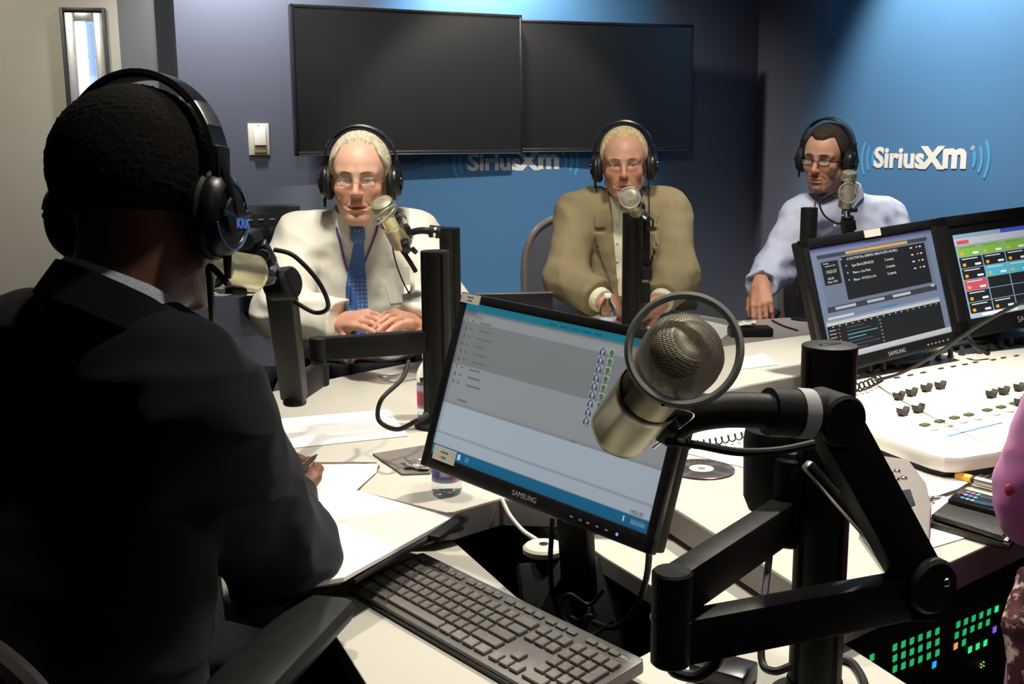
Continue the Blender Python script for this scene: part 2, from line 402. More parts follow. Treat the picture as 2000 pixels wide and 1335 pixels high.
# ---------------------------------------------------------------- television screens
M_TV = mat('matte_tv_glass', (0.012, 0.012, 0.013), 0.3, 0, 0.5)
def tv(px0, y0, px1, y1, ptop, hgt, width, label, flip=False):
    a = at(px0, 150, y0); b = at(px1, 150, y1); d = V((b.x-a.x, b.y-a.y, 0)).normalized()
    zt = at(px0 if not flip else px1, ptop, y0 if not flip else y1).z
    org = V((a.x, a.y, zt)) if not flip else V((b.x, b.y, zt))-d*width
    M = frame(org-V((0, 0, hgt)), d, V((0, 0, 1)))      # x right, y up, z towards the room
    t = thing('television', label, 'television', M, 'wall mounted televisions')
    G().box((width/2, hgt/2, -0.02), (width, hgt, 0.036), None, 0.004).out('housing', M_PLAST, t)
    g = G(); bz = 0.012
    for bx in (((width/2), hgt-bz/2, width, bz), (width/2, bz*0.8, width, bz*1.6), (bz/2, hgt/2, bz, hgt), (width-bz/2, hgt/2, bz, hgt)):
        g.box((bx[0], bx[1], 0), (bx[2], bx[3], 0.012), None, 0.002)
    g.out('bezel', M_PLAST, t)
    G().box((width/2, hgt/2+0.004, 0.001), (width-2*bz+.002, hgt-2.6*bz+.002, 0.004)).out('screen', M_TV, t, False)
    G().box((width/2, bz*0.3, 0.007), (width*0.98, 0.003, 0.004), None, 0.001).out('edge_highlight', mat('highlight_grey', (0.12, 0.12, 0.125), 0.3, 0.3), t)  # pale strip stands in for the highlight along the bottom edge
    G().box((width/2, hgt/2, -0.048), (0.3, 0.25, 0.03), None, 0.01).out('wall_bracket', M_BLACK, t)
    return t
tvl = tv(572, 4.50, 1006, 4.93, 7, 0.61, 1.045, 'large black television on the back wall, nearer the door, overlapping the other')
tvr = tv(1010, 4.99, 1352, 5.28, 49, 0.592, 1.10, 'large black television on the back wall, nearer the room corner', flip=True)
g = G().tube([tvl.matrix_world @ V((0.42+x, y, -0.03)) for x, y in ((0.0, 0.02), (0.03, -0.012), (0.09, -0.026), (0.15, -0.012), (0.17, 0.02))], 0.004)
tag(g.out('hanging_cable', M_RUBBER), 'short black cable looping out below the left television', 'cable')

# ---------------------------------------------------------------- wall plates
M_IVORY = mat('ivory_plastic', (0.72, 0.68, 0.54), 0.35, 0, 0.5, 0.02, 30)
M_TAN = mat('tan_plastic', (0.36, 0.28, 0.16), 0.4, 0, 0.5, 0.02, 30)
c = on_wall(505, 272, WO, WD); M = frame(c+WN*0.001, WD, V((0, 0, 1)))
t = thing('light_switch', 'ivory dimmer switch plate on the slate wall beside the left television', 'switch', M)
G().box((0, 0, 0.004), (0.088, 0.132, 0.008), None, 0.003).out('cover_plate', M_IVORY, t)
G().box((0.002, 0.012, 0.016), (0.05, 0.082, 0.018), Matrix.Rotation(-0.12, 4, 'X'), 0.004).out('paddle', mat('pale_ivory_plastic', (0.85, 0.82, 0.70), 0.3), t)
G().box((0.002, -0.044, 0.014), (0.05, 0.026, 0.014), None, 0.003).out('slider', M_TAN, t)
for yy in (0.058, -0.06): G().cyl((0, yy, 0.007), (0, yy, 0.0095), 0.003, n=10).out('screw', M_STEEL, t)
c = on_wall(522, 500, WO, WD); M = frame(c+WN*0.001, WD, V((0, 0, 1)))
t = thing('wall_equipment_box', 'black wall box with a switch panel behind the man in the white shirt', 'control box', M)
G().box((0, 0, 0.05), (0.26, 0.44, 0.1), None, 0.006).out('housing', M_PLAST, t)
G().box((-0.04, 0.11, 0.104), (0.15, 0.16, 0.01), None, 0.003).out('switch_panel', M_PLASTM, t)
for xx in (-0.085, -0.04, 0.008): 
    G().box((xx, 0.10, 0.112), (0.028, 0.06, 0.008), None, 0.002).out('rocker_switch', M_PLAST, t)
    G().box((xx, 0.165, 0.110), (0.022, 0.006, 0.002)).out('marker', mat('grey_print', (0.25, 0.24, 0.22), 0.6), t)
# ================================================================ desks
ZU, ZL = 0.74, 0.68
M_LAM = mat('cream_laminate', (0.50, 0.48, 0.415), 0.38, 0, 0.4, 0.025, 3, 0.04, 900)
M_EDGE = mat('grey_edge_banding', (0.20, 0.19, 0.185), 0.5, 0, 0.4, 0.03, 30)
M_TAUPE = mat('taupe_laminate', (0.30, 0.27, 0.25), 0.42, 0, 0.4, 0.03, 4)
def xy(px, py, z): p = onz(px, py, z); return (p.x, p.y)
def slab(name, poly, z, th, mtop, medge, label, parent=None):
    t = thing(name, label, 'desk', V((poly[0][0], poly[0][1], z)))
    o = V((poly[0][0], poly[0][1])); q = [(p[0]-o.x, p[1]-o.y) for p in poly]
    G().prism(q, -0.006, 0, None, 0.0015).out('laminate_top', mtop, t, False)
    G().prism(q, -th, -0.006).out('edge_band', medge, t, False)
    return t
far = [(515, 768), (700, 728), (830, 703), (1180, 612), (1300, 603), (1440, 627), (1560, 620), (1800, 604)]
P_near_right = xy(1640, 1194, ZU); P_r2 = xy(1985, 1038, ZU)
upper = [xy(*p, ZU) for p in far]
upper += [(1.66, 2.95), (1.70, 2.35), (P_r2[0]+0.35, P_r2[1]+0.28), P_r2, P_near_right,
          xy(1392, 1038, ZU), xy(1302, 982, ZU), xy(978, 972, ZU), xy(884, 999, ZU), (-0.62, 1.62), (-0.80, 2.15), xy(515, 768, ZU)[:2] and (-0.86, 2.45)]
desk = slab('broadcast_desk', upper, ZU, 0.048, M_LAM, M_EDGE, 'large cream topped studio desk that the guests sit around')
# modesty panels and carcass under the desk
t = desk; o = V((upper[0][0], upper[0][1], ZU))
def panel(a, b, z0, z1, th, m, par, name):
    a = V((a[0], a[1], 0)); b = V((b[0], b[1], 0)); d = b-a; M = frame(V((a.x, a.y, 0))-V((par.location.x, par.location.y, par.location.z)), d, V((0, 0, 1)).cross(d))
    return G().box((d.length/2, th/2, (z0+z1)/2), (d.length, th, z1-z0), M).out(name, m, par, False)
ins = lambda p, q, k: (p[0]+(q[0]-p[0])*k, p[1]+(q[1]-p[1])*k)
cen = (0.35, 2.6)
panel(ins(upper[12+2], cen, .12), ins(upper[11+2], cen, .12), 0, ZU-.05, 0.02, M_DARKVOID, desk, 'carcass_panel') if False else None
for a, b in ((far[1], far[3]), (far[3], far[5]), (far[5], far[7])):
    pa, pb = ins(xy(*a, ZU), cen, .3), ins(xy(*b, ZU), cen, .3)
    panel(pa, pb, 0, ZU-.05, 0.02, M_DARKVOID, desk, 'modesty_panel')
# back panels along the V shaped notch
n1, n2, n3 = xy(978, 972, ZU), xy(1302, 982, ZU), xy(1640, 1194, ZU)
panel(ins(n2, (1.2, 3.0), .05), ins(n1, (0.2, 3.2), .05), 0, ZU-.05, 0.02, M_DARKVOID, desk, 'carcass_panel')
# lower wing with the keyboard
kw = [xy(642, 1219, ZL), xy(722, 1345, ZL), (-0.10, 1.07), (0.30, 1.02), (0.62, 1.05), xy(1775, 1337, ZL), xy(1640, 1250, ZL), xy(1655, 1150, ZL), xy(1400, 1030, ZL), xy(1300, 985, ZL), xy(1000, 985, ZL), xy(1065, 1030, ZL), xy(1112, 1040, ZL), xy(1184, 1089, ZL),
      xy(1285, 1150, ZL), xy(1300, 1255, ZL), xy(1235, 1290, ZL), xy(1009, 1165, ZL), xy(876, 1047, ZL), xy(740, 985, ZL), (-0.50, 1.70), (-0.42, 1.45)]
wing = slab('keyboard_wing', kw, ZL, 0.03, M_LAM, M_EDGE, 'lower cream desk wing carrying the keyboard around a cable notch')
for a, b in ((kw[1], kw[2]),):
    panel(ins(a, (0.1, 1.4), .25), (0.2, 1.25), 0, ZL-.03, 0.02, M_DARKVOID, wing, 'support_panel')
# raised counter between host and guests
ZC = 0.80
ct = [xy(1395, 668, ZC), xy(1567, 647, ZC), xy(2060, 598, ZC), xy(2120, 690, ZC), xy(1567, 729, ZC), xy(1462, 748, ZC), xy(1335, 768, ZC), xy(1325, 700, ZC)]
ct = [xy(1330, 690, ZC), xy(1440, 672, ZC), xy(1567, 655, ZC), xy(2060, 606, ZC), xy(2100, 634, ZC), xy(1870, 673, ZC), xy(1567, 731, ZC), xy(1462, 750, ZC), xy(1380, 770, ZC)]
slab('raised_counter', ct, ZC, 0.035, M_LAM, M_EDGE, 'raised cream counter slab behind the mixing console')
panel(ins(ct[7], ct[0], .1), ins(ct[5], ct[3], .1), ZU, ZC-.035, 0.02, M_EDGE, bpy.data.objects['raised_counter'], 'riser_panel')
# grey runner in front of the far guests
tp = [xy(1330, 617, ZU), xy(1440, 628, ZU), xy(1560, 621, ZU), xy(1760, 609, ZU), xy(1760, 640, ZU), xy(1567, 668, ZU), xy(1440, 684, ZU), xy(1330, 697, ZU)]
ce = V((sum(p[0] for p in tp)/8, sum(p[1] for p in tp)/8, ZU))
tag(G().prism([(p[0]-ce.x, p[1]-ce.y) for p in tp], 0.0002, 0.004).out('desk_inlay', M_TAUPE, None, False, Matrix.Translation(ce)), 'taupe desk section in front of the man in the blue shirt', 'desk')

# papers, folders
def sheet(pts, z, label, cat='paper', name='paper_sheet', m=None, th=0.0012, group=None, curl=0.0):
    q = [onz(p[0], p[1], z) for p in pts]; c = sum(q, V())/len(q)
    o = G().prism([(p.x-c.x, p.y-c.y) for p in q], 0, th).out(name, m or M_WHITEP, None, False, Matrix.Translation((c.x, c.y, z)))
    return tag(o, label, cat, group)
e = 0.0008
sheet([(505, 822), (758, 800), (798, 851), (545, 878)], ZU+e, 'wide white sheet across the desk before the black suited man')
sheet([(738, 733), (815, 721), (822, 738), (766, 746)], ZU+e, 'small white slip in front of the man with the blue tie')
sheet([(590, 908), (739, 906), (735, 922), (690, 962), (560, 975)], ZU+0.004, 'white page on the left half of the open folder')
sheet([(1450, 700), (1490, 690), (1522, 712), (1440, 722)], ZC+e, 'white sheet on the raised counter left of the thick post')
sheet([(1325, 800), (1490, 795), (1488, 920), (1420, 905), (1322, 880)], ZU+e, 'white sheet under the disc and coiled cord', th=0.001)
sheet([(1250, 640), (1340, 618), (1440, 640), (1400, 668), (1290, 660)], ZU+0.0045, 'printed page in front of the man in the tan suit')
sheet([(1690, 850), (1850, 905), (1955, 905), (1870, 955), (1810, 975), (1700, 905)], ZU+0.006, 'cream page sticking out from under the console', m=M_WHITEP)
sheet([(1700, 840), (1990, 880), (1930, 930), (1800, 968), (1690, 900)], ZU+0.003, 'white page spread under the console edge')
sheet([(1790, 1000), (1990, 1010), (1880, 1052), (1770, 1085), (1715, 1040)], ZU+e, 'white sheet beneath the black wallet')
# open folder / clipboard
M_LEATH = mat('dark_taupe_leatherette', (0.10, 0.09, 0.085), 0.45, 0, 0.4, 0.08, 30, 0.2, 300)
t = thing('folder', 'open folder with a white pad lying over the desk gap beside the keyboard', 'folder', onz(760, 1040, ZU))
L0 = t.location
def fp(pts, z, th, name, m, bev=0.0):
    q = [onz(p[0], p[1], z)-L0 for p in pts]
    return G().prism([(p.x, p.y) for p in q], z-ZU, z-ZU+th, None, bev).out(name, m, t, False)
fp([(560, 965), (700, 963), (898, 1012), (902, 1022), (890, 1032), (660, 1142), (600, 1150)], ZU+0.002, 0.005, 'cover', M_LEATH, 0.001)
fp([(735, 905), (742, 912), (700, 958), (705, 968), (560, 985), (560, 905)], ZU+0.001, 0.003, 'inner_flap', M_LEATH)
fp([(600, 962), (690, 962), (884, 1018), (672, 1136), (590, 1150)], ZU+0.008, 0.007, 'paper_pad', M_WHITEP, 0.001)
# strap
g = G().bar(onz(905, 1008, ZU+.012)-L0, onz(846, 1052, ZU+.012)-L0, 0.022, 0.01).out('elastic_clip', M_PLASTM, t)
tag(G().tube([onz(690, 1135, ZU+.0), onz(800, 1072, ZU+.004), onz(902, 1030, ZU+.006)], 0.0045).out('pen', M_PLAST), 'thin black pen along the lower edge of the folder', 'pen')
a = onz(738, 888, ZU+.003)
# grey tray with keys in the desk
M_TRAY = mat('grey_brown_felt', (0.17, 0.15, 0.14), 0.9, 0, 0.1, 0.1, 60, 0.4, 300)
sheet([(728, 888), (850, 868), (850, 910), (840, 926), (785, 928)], ZU+0.0006, 'grey brown mouse mat left of the middle monitor', 'mat', 'mouse_mat', M_TRAY, 0.003)
t = thing('key_bunch', 'small bunch of metal keys on the grey mat', 'keys', onz(818, 915, ZU+.004))
for k, (dx, dy, r) in enumerate(((0, 0, .3), (.012, -.008, 1.1), (-.014, .004, 2.0), (.02, .012, .7))):
    M = Matrix.Translation((dx, dy, .003*k+.002)) @ Matrix.Rotation(r, 4, 'Z')
    g = G().cyl((0, 0, 0), (0, 0, .002), .010, n=14).box((.024, 0, .001), (.032, .006, .002), None, .0004)
    g.v = [tuple(M @ V(p)) for p in g.v]; g.out('key', M_CHROME, t)
G().tube([(.018*math.cos(a), .018*math.sin(a), .012) for a in np.linspace(0, 6.2, 9)[:-1]], .0012, 6, 4, True).out('key_ring', M_CHROME, t)
# CD
M_CD = bpy.data.materials.new('rainbow_disc'); M_CD.use_nodes = True
_n = M_CD.node_tree.nodes; _l = M_CD.node_tree.links; _b = _n['Principled BSDF']; _b.inputs['Metallic'].default_value = 0.9; _b.inputs['Roughness'].default_value = 0.18
_tc = _n.new('ShaderNodeTexCoord'); _g = _n.new('ShaderNodeTexGradient'); _g.gradient_type = 'RADIAL'; _l.new(_tc.outputs['Object'], _g.inputs[0])
_m = _n.new('ShaderNodeMath'); _m.operation = 'MULTIPLY'; _m.inputs[1].default_value = 4; _l.new(_g.outputs['Fac'], _m.inputs[0])
_f = _n.new('ShaderNodeMath'); _f.operation = 'FRACT'; _l.new(_m.outputs[0], _f.inputs[0])
_r = _n.new('ShaderNodeValToRGB'); _l.new(_f.outputs[0], _r.inputs[0]); _l.new(_r.outputs[0], _b.inputs['Base Color'])
_cr = _r.color_ramp; _cr.elements[0].color = (0.5, 0.42, 0.42, 1); _cr.elements[1].color = (0.5, 0.42, 0.42, 1)
for p, c in ((0.3, (0.5, 0.45, 0.5, 1)), (0.42, (0.35, 0.7, 0.5, 1)), (0.5, (0.9, 0.85, 0.7, 1)), (0.58, (0.6, 0.45, 0.8, 1)), (0.7, (0.5, 0.42, 0.45, 1))):
    _e = _cr.elements.new(p); _e.color = c
t = thing('compact_disc', 'shiny compact disc lying beside the middle monitor', 'disc', onz(1370, 915, ZU+.003))
G().lathe([(.0225, 0), (.059, 0), (.060, .0006), (.059, .0012), (.0225, .0012), (.0225, 0)], None, 48, False).out('playing_surface', M_CD, t)
G().lathe([(.0075, 0), (.0225, 0), (.0225, .0013), (.0075, .0013), (.0075, 0)], None, 32, False).out('hub_ring', mat('clear_hub_plastic', (.8, .8, .8), .1, 0, .5, alpha=.5), t)
# grommet cap
t = thing('cable_grommet', 'round cream cable cap on a dark stem in the desk notch', 'grommet', at(1062, 1066, 1.63))
M_CREAMP = mat('cream_plastic', (0.66, 0.62, 0.52), 0.45, 0, 0.4, 0.03, 30)
G().lathe([(.004, .004), (.030, .002), (.034, -.002), (.034, -.009), (.03, -.012)], None, 36).out('cap', M_CREAMP, t)
G().lathe([(.0075, .0045), (.0055, .0052), (.0, .0052)], None, 20, False).out('cap_hole', M_PLASTM, t)
G().cyl((0, 0, -.012), (0, 0, -.55), .024, n=24).out('stem', M_PLASTM, t)
# far guest things: small black box with paper
t = thing('tissue_box', 'low black box with crumpled white paper on the taupe section', 'box', onz(1452, 655, ZU+.004))
G().box((0.02, 0.0, .014), (.13, .07, .028), None, .006).out('box_body', M_PLASTM, t)
g = G(); rs = random.Random(3)
v = [(-.035+.012*i+rs.uniform(-.004, .004), -.02+.012*j+rs.uniform(-.004, .004), .03+rs.uniform(0, .014)) for j in range(5) for i in range(7)]
f = [(j*7+i, j*7+i+1, (j+1)*7+i+1, (j+1)*7+i) for j in range(4) for i in range(6)]
g.add(v, f).out('tissue', M_WHITEP, t, True, None, 180)
sheet([(1510, 624), (1530, 622), (1562, 641), (1545, 644)], ZU+.005, 'thin dark strip of card near the far desk edge', 'card', 'card', M_LEATH, .001) if False else None
tag(G().tube([onz(1508, 625, ZU+.008), onz(1530, 636, ZU+.007), onz(1558, 645, ZU+.007)], .003, 8).out('table_cable', M_RUBBER), 'thin dark cable on the taupe desk section', 'cable')

# bottles
M_PET = mat('clear_bottle_plastic', (0.93, 0.96, 0.98), 0.06, 0, 0.5, trans=1.0, ior=1.18)
M_CAPW = mat('white_cap', (0.85, 0.85, 0.83), 0.4)
M_LBL = mat('bottle_label', (0.6, 0.65, 0.8), 0.5, 0, 0.4, attr='Col')
def bottle(pos, label, h=0.205, sc=0.72, rot=0):
    t = thing('water_bottle', label, 'bottle', Matrix.Translation(pos) @ Matrix.Rotation(rot, 4, 'Z') @ Matrix.Diagonal((sc*1.12, sc*1.12, sc, 1)), 'small water bottles on the desk')
    k = h/0.205; pr = [(.0, .004), (.022, 0), (.030, .004), (.0325, .012), (.031, .02), (.0325, .026), (.0315, .032), (.031, .112), (.0325, .118), (.0325, .12), (.0325, .13), (.030, .145), (.022, .165), (.0145, .178), (.0125, .186)]
    G().lathe([(r, z*k) for r, z in pr], None, 28, False).out('bottle_body', M_PET, t)
    # label: white and blue bands with a pink disc
    n = 28; v = []; f = []; c = []
    zs = [.034, .046, .058, .070, .082, .094, .106]
    for j, z in enumerate(zs):
        for i in range(n):
            a = 2*PI*i/n; v.append((.0318*math.cos(a), .0318*math.sin(a), z*k))
            u = (i % (n//2))/(n//2)
            col = S(90, 105, 170) if 1 <= j <= 4 else S(200, 208, 232)
            if abs(u-.5) < .16 and 1 <= j <= 4: col = S(215, 70, 110)
            if abs(u-.2) < .1 and j in (2, 3): col = S(235, 235, 245)
            c.append((*col, 1))
    for j in range(len(zs)-1):
        for i in range(n): f.append((j*n+i, j*n+(i+1) % n, (j+1)*n+(i+1) % n, (j+1)*n+i))
    o = mkobj('label_wrap', v, f, M_LBL, t)
    a = o.data.color_attributes.new('Col', 'FLOAT_COLOR', 'POINT'); a.data.foreach_set('color', [x for q in c for x in q])
    G().lathe([(.0150, .184*k), (.0155, .186*k), (.0155, .199*k), (.014, .202*k), (0, .202*k)], None, 24, False).out('cap', M_CAPW, t)
    G().lathe([(.0, .006), (.0295, .006), (.0295, .11*k), (.0, .11*k)], None, 24, False).out('water', mat('water', (0.9, 0.95, 1), 0.02, 0, 0.5, alpha=0.12), t)
    return t
bottle(onz(873, 962, ZU), 'clear water bottle standing behind the lower left corner of the middle monitor', rot=0.9)
bottle(onz(838, 815, ZU), 'clear water bottle behind the dark post at the left of the monitor', rot=2.2)
bottle(at(1187, 690, 3.25)*1.0 if False else V((at(1187, 600, 3.2).x, 3.2, ZU)), 'water bottle with white cap before the man in the tan suit', rot=0.3)

t = thing('desk_display', 'low black display seen from behind, between the two seated guests', 'display', frame(V((at(935, 590, 3.25).x, 3.25, ZU)), (1, .10, 0), (0, 0, 1)))
G().box((.11, .085, 0), (.24, .11, .018), None, .004).out('rear_shell', M_PLAST, t)
G().box((.11, .141, 0), (.24, .004, .019), None, .001).out('top_trim', M_STEEL, t)
G().box((.11, .006, 0), (.12, .010, .09), None, .003).box((.11, .03, 0), (.03, .05, .014)).out('stand', M_PLASTM, t)
# ================================================================ monitors
M_SCRM = mat('monitor_picture', (0.4, 0.4, 0.4), 0.45, 0, 0.4, attr='Col', emit='attr', estr=0.35)
M_SCRB = mat('bright_monitor_picture', (0.4, 0.4, 0.4), 0.4, 0, 0.4, attr='Col', emit='attr', estr=0.75)
M_GREYP = mat('grey_print_ink', (0.16, 0.17, 0.2), 0.6)
M_SILV = mat('silver_print', (0.55, 0.55, 0.55), 0.4, 0.3)
def monitor(name, label, TL, TR, BL, bez, m, bottom=None, cavity=0.03, brand='SAMSUNG'):
    TL, TR, BL = V(TL), V(TR), V(BL); w_ = (TR-TL).length; h_ = (BL-TL).length
    M = frame(BL, TR-TL, TL-BL)
    t = thing(name, label, 'monitor', M)
    bb = bottom or bez
    g = G()
    for (cx, cy, sx, sy) in ((w_/2, h_-bez/2, w_, bez), (w_/2, bb/2, w_, bb), (bez/2, h_/2, bez, h_), (w_-bez/2, h_/2, bez, h_)):
        g.box((cx, cy, -0.006), (sx, sy, 0.014), None, 0.0025)
    g.out('bezel', M_PLAST, t)
    G().box((w_/2, h_/2, -0.022), (w_-0.004, h_-0.004, 0.024), None, 0.004).box((w_/2, h_/2, -0.045), (w_*.62, h_*.6, 0.03), None, 0.01).out('rear_shell', M_PLASTM, t)
    G().box((w_/2, h_/2, -0.0075), (w_-bez, h_-bez, 0.008)).out('panel', M_PLAST, t, False)
    text(brand, bb*0.46, M_SILV, t, Matrix.Translation((w_*0.5, bb*0.5, 0.0012)), 'brand_lettering', 0.0002, 0.0, 1.0)
    return t, w_, h_, bb
def label_strip(t, x, y, w_, h_, lines=2, rot=0):
    G().box((x, y, 0.0015), (w_, h_, 0.001)).out('paper_label', M_LABEL, t, False)
    for k in range(lines):
        text('STUDIO' if k == 0 else 'ON AIR', h_*0.26, M_GREYP, t, Matrix.Translation((x, y+h_*(.2-.4*k), 0.0022)), 'label_print', 0.0001) if False else \
        G().box((x, y+h_*(.18-.36*k), 0.0021), (w_*(.34 if k == 0 else .24), h_*.10, 0.0003)).out('label_print', M_GREYP, t, False)

# middle monitor
t, w_, h_, bb = monitor('computer_monitor', 'wide black monitor standing tilted in the middle, showing a grey call list', (-0.079, 1.694, 1.095), (0.246, 1.349, 1.075), (-0.149, 1.645, 0.823), 0.015, None, 0.024)
x0, y0, x1, y1 = 0.015, bb, w_-0.015, h_-0.015; W_, H_ = x1-x0, y1-y0
X = lambda a: x0+a*W_
Y = lambda b: y0+b*H_
R_ = [(x0, y0, x1, y1, (148, 158, 168)), (x0, Y(.955), x1, y1, (52, 160, 190)), (x0, Y(.60), x1, Y(.955), (128, 134, 140)), (x0, Y(.88), x1, Y(.945), (150, 156, 162)),
      (x0, Y(.36), x1, Y(.60), (150, 157, 165)), (x0, Y(.34), x1, Y(.36), (140, 147, 156)), (x0, Y(.07), x1, Y(.34), (172, 188, 206)), (x0, Y(.14), x1, Y(.155), (150, 165, 185)), (x0, y0, x1, Y(.065), (30, 105, 150)),
      (X(.005), Y(.01), X(.03), Y(.055), (90, 160, 150)), (X(.05), Y(.012), X(.075), Y(.052), (40, 90, 140)), (X(.09), Y(.012), X(.115), Y(.052), (120, 130, 110)), (X(.14), Y(.015), X(.155), Y(.05), (200, 215, 230)), (X(.18), Y(.015), X(.20), Y(.05), (60, 140, 180)),
      (X(.93), Y(.02), X(.985), Y(.045), (90, 150, 190)), (X(.90), Y(.02), X(.905), Y(.05), (210, 225, 240))]
for k in range(9):
    yy = .885-k*.0505
    R_ += [(X(.048), Y(yy), X(.060), Y(yy+.008), (100, 105, 110)), (X(.095), Y(yy-.002), X(.150+.010*(k % 3)), Y(yy+.008), (114, 119, 124))]
    R_ += [(X(.659), Y(yy-.012), X(.686), Y(yy+.026), (172, 180, 190)), (X(.697), Y(yy-.012), X(.722), Y(yy+.026), (165, 178, 172))]
for k in range(5): R_.append((X(.42+.05*k), Y(.968), X(.455+.05*k), Y(.98), (40, 130, 160)))
R_ += [(X(.07), Y(.375), X(.12), Y(.385), (110, 118, 126)), (X(.63), Y(.345), X(.65), Y(.349), (90, 98, 108))]
cards('picture', R_, t, M_SCRM, -0.0030)
M_INKB = mat('blue_icon', (0.04, 0.09, 0.28), 0.5); M_INKG = mat('green_icon', (0.10, 0.30, 0.12), 0.5)
gi, gg, gn = G(), G(), G()
for k in range(9):
    yy = Y(.885-k*.0505+.006); xx = X(.6725)
    gi.tube([(xx-.004, yy-.004, -.0026), (xx-.004, yy+.001, -.0026), (xx, yy+.0045, -.0026), (xx+.004, yy+.001, -.0026), (xx+.004, yy-.004, -.0026)], .0006, 4, 3)
    gi.box((xx-.0036, yy-.003, -.0026), (.0022, .0045, .0008)).box((xx+.0036, yy-.003, -.0026), (.0022, .0045, .0008))
    gg.lathe([(.0012, 0), (.0036, 0), (.0036, .0005), (.0012, .0005)], Matrix.Translation((X(.7095), yy, -.0028)), 16, False)
gi.out('headset_icons', M_INKB, t); gg.out('round_icons', M_INKG, t)
for k in range(9): text(str(k+1), 0.009, M_GREYP, t, Matrix.Translation((X(.026), Y(.885-k*.0505+.004), -.0027)), 'row_number', 0.0001)
text('14:21:57', 0.007, M_GREYP, t, Matrix.Translation((X(.945), Y(.085), -.0027)), 'clock_digits', 0.0001, 0, 1)
text('1:21 PM', 0.005, M_SILV, t, Matrix.Translation((X(.958), Y(.042), -.0027)), 'clock_digits', 0.0001, 0, 1)
label_strip(t, 0.026, h_-0.009, 0.044, 0.015); label_strip(t, 0.052, bb+0.004, 0.052, 0.022)
for k, xx in enumerate((.70, .735, .765, .80, .835)):
    G().box((w_*xx, bb*.42, .0013), (.005, .002, .0006)).out('button_mark', M_SILV, t, False)
G().lathe([(.0, .0), (.0022, 0), (.0022, .0005), (0, .0005)], Matrix.Translation((w_*.875, bb*.42, .001)), 14, False).out('power_led', mat('blue_led', (0.1, 0.1, 0.8), 0.4, emit=(0.15, 0.15, 1.0), estr=2.0), t)
# its stand reaches down into the cable notch
Mi = t.matrix_world.inverted(); sb = t.matrix_world @ V((w_*.5, h_*.42, -.06))
ft = V((sb.x+.02, sb.y+.05, ZL+.03))
G().bar(Mi @ sb, Mi @ V((ft.x, ft.y, 0.62)), .06, .02, (0, 1, 0)).out('stand_neck', M_PLASTM, t)
G().box((w_*.5, h_*.42, -.062), (.1, .1, .02), None, .004).out('mount_plate', M_PLASTM, t)
G().bar(Mi @ V((ft.x-.09, ft.y-.02, .60)), Mi @ V((ft.x+.09, ft.y+.02, .60)), .16, .025).bar(Mi @ V((ft.x, ft.y, .6)), Mi @ V((ft.x, ft.y, .0)), .05, .05, (0, 1, 0)).out('stand_foot', M_PLASTM, t)

# right monitor: automation software
def shrink(p, k): return CAM+(V(p)-CAM)*k
k2 = 0.87
M2 = [shrink(p, k2) for p in ((0.748, 2.755, 1.08), (1.21, 3.053, 1.113), (0.817, 2.687, 0.734))]
t, w_, h_, bb = monitor('computer_monitor', 'black monitor with dark playlist windows left of the touch grid screen', *M2, 0.021, None, 0.030)
x0, y0, x1, y1 = 0.021, bb, w_-0.021, h_-0.024; W_, H_ = x1-x0, y1-y0
dk, lt = (28, 31, 36), (128, 140, 160)
R_ = [(x0, y0, x1, y1, (98, 112, 140)), (x0, Y(.965), x1, y1, (85, 88, 130)), (X(.05), Y(.42), X(.95), Y(.93), (92, 104, 125)), (X(.05), Y(.90), X(.95), Y(.935), (52, 58, 70)), (X(.27), Y(.905), X(.78), Y(.93), (176, 140, 80)),
      (X(.07), Y(.66), X(.20), Y(.87), dk), (X(.22), Y(.50), X(.92), Y(.885), dk), (X(.05), Y(.42), X(.95), Y(.47), (50, 55, 64)), (X(.11), Y(.435), X(.27), Y(.46), (150, 156, 165)), (X(.36), Y(.435), X(.50), Y(.46), (150, 156, 165)), (X(.57), Y(.435), X(.72), Y(.46), (158, 164, 172)),
      (X(.02), Y(.13), X(.95), Y(.31), dk), (X(.02), Y(.05), X(.95), Y(.31), dk), (X(.02), Y(.305), X(.95), Y(.335), (165, 172, 182)), (X(.02), Y(.335), X(.95), Y(.355), (120, 132, 150)), (X(.04), Y(.36), X(.24), Y(.38), (170, 178, 188)), (x0, y0, x1, Y(.05), (165, 172, 180)),
      (X(.46), Y(.36), X(.60), Y(.375), (60, 110, 150)), (X(.90), Y(.46), X(.935), Y(.48), (170, 170, 175))]
for k in range(18): R_.append((X(.06+.05*k), Y(.288), X(.07+.05*k), Y(.296), (200, 205, 210)))
for k, (a, b, c) in enumerate(((.24, .62, .865), (.27, .45, .80), (.27, .43, .735), (.27, .50, .67))):
    R_.append((X(a), Y(c-.006), X(b), Y(c+.012), (170, 172, 175)) if k < 0 else (X(a-.018), Y(c-.004), X(a-.008), Y(c+.01), (70, 180, 190)))
for k in range(4):
    R_ += [(X(.79), Y(.85-.065*k), X(.81), Y(.862-.065*k), (190, 190, 195)), (X(.84), Y(.85-.065*k), X(.855), Y(.864-.065*k), (200, 120, 110)), (X(.87), Y(.85-.065*k), X(.885), Y(.864-.065*k), (200, 200, 205))]
for k in range(7):
    R_ += [(X(.03), Y(.26-.032*k), X(.08), Y(.268-.032*k), (150, 150, 155)), (X(.10), Y(.258-.032*k), X(.107), Y(.268-.032*k), (200, 110, 100)), (X(.16), Y(.258-.032*k), X(.30+.05*(k % 3)), Y(.266-.032*k), (90, 150, 165) if k in (2, 3) else (70, 75, 80)), (X(.42), Y(.258-.032*k), X(.435), Y(.27-.032*k), (120, 120, 125))]
cards('picture', R_, t, M_SCRM, -0.0030)
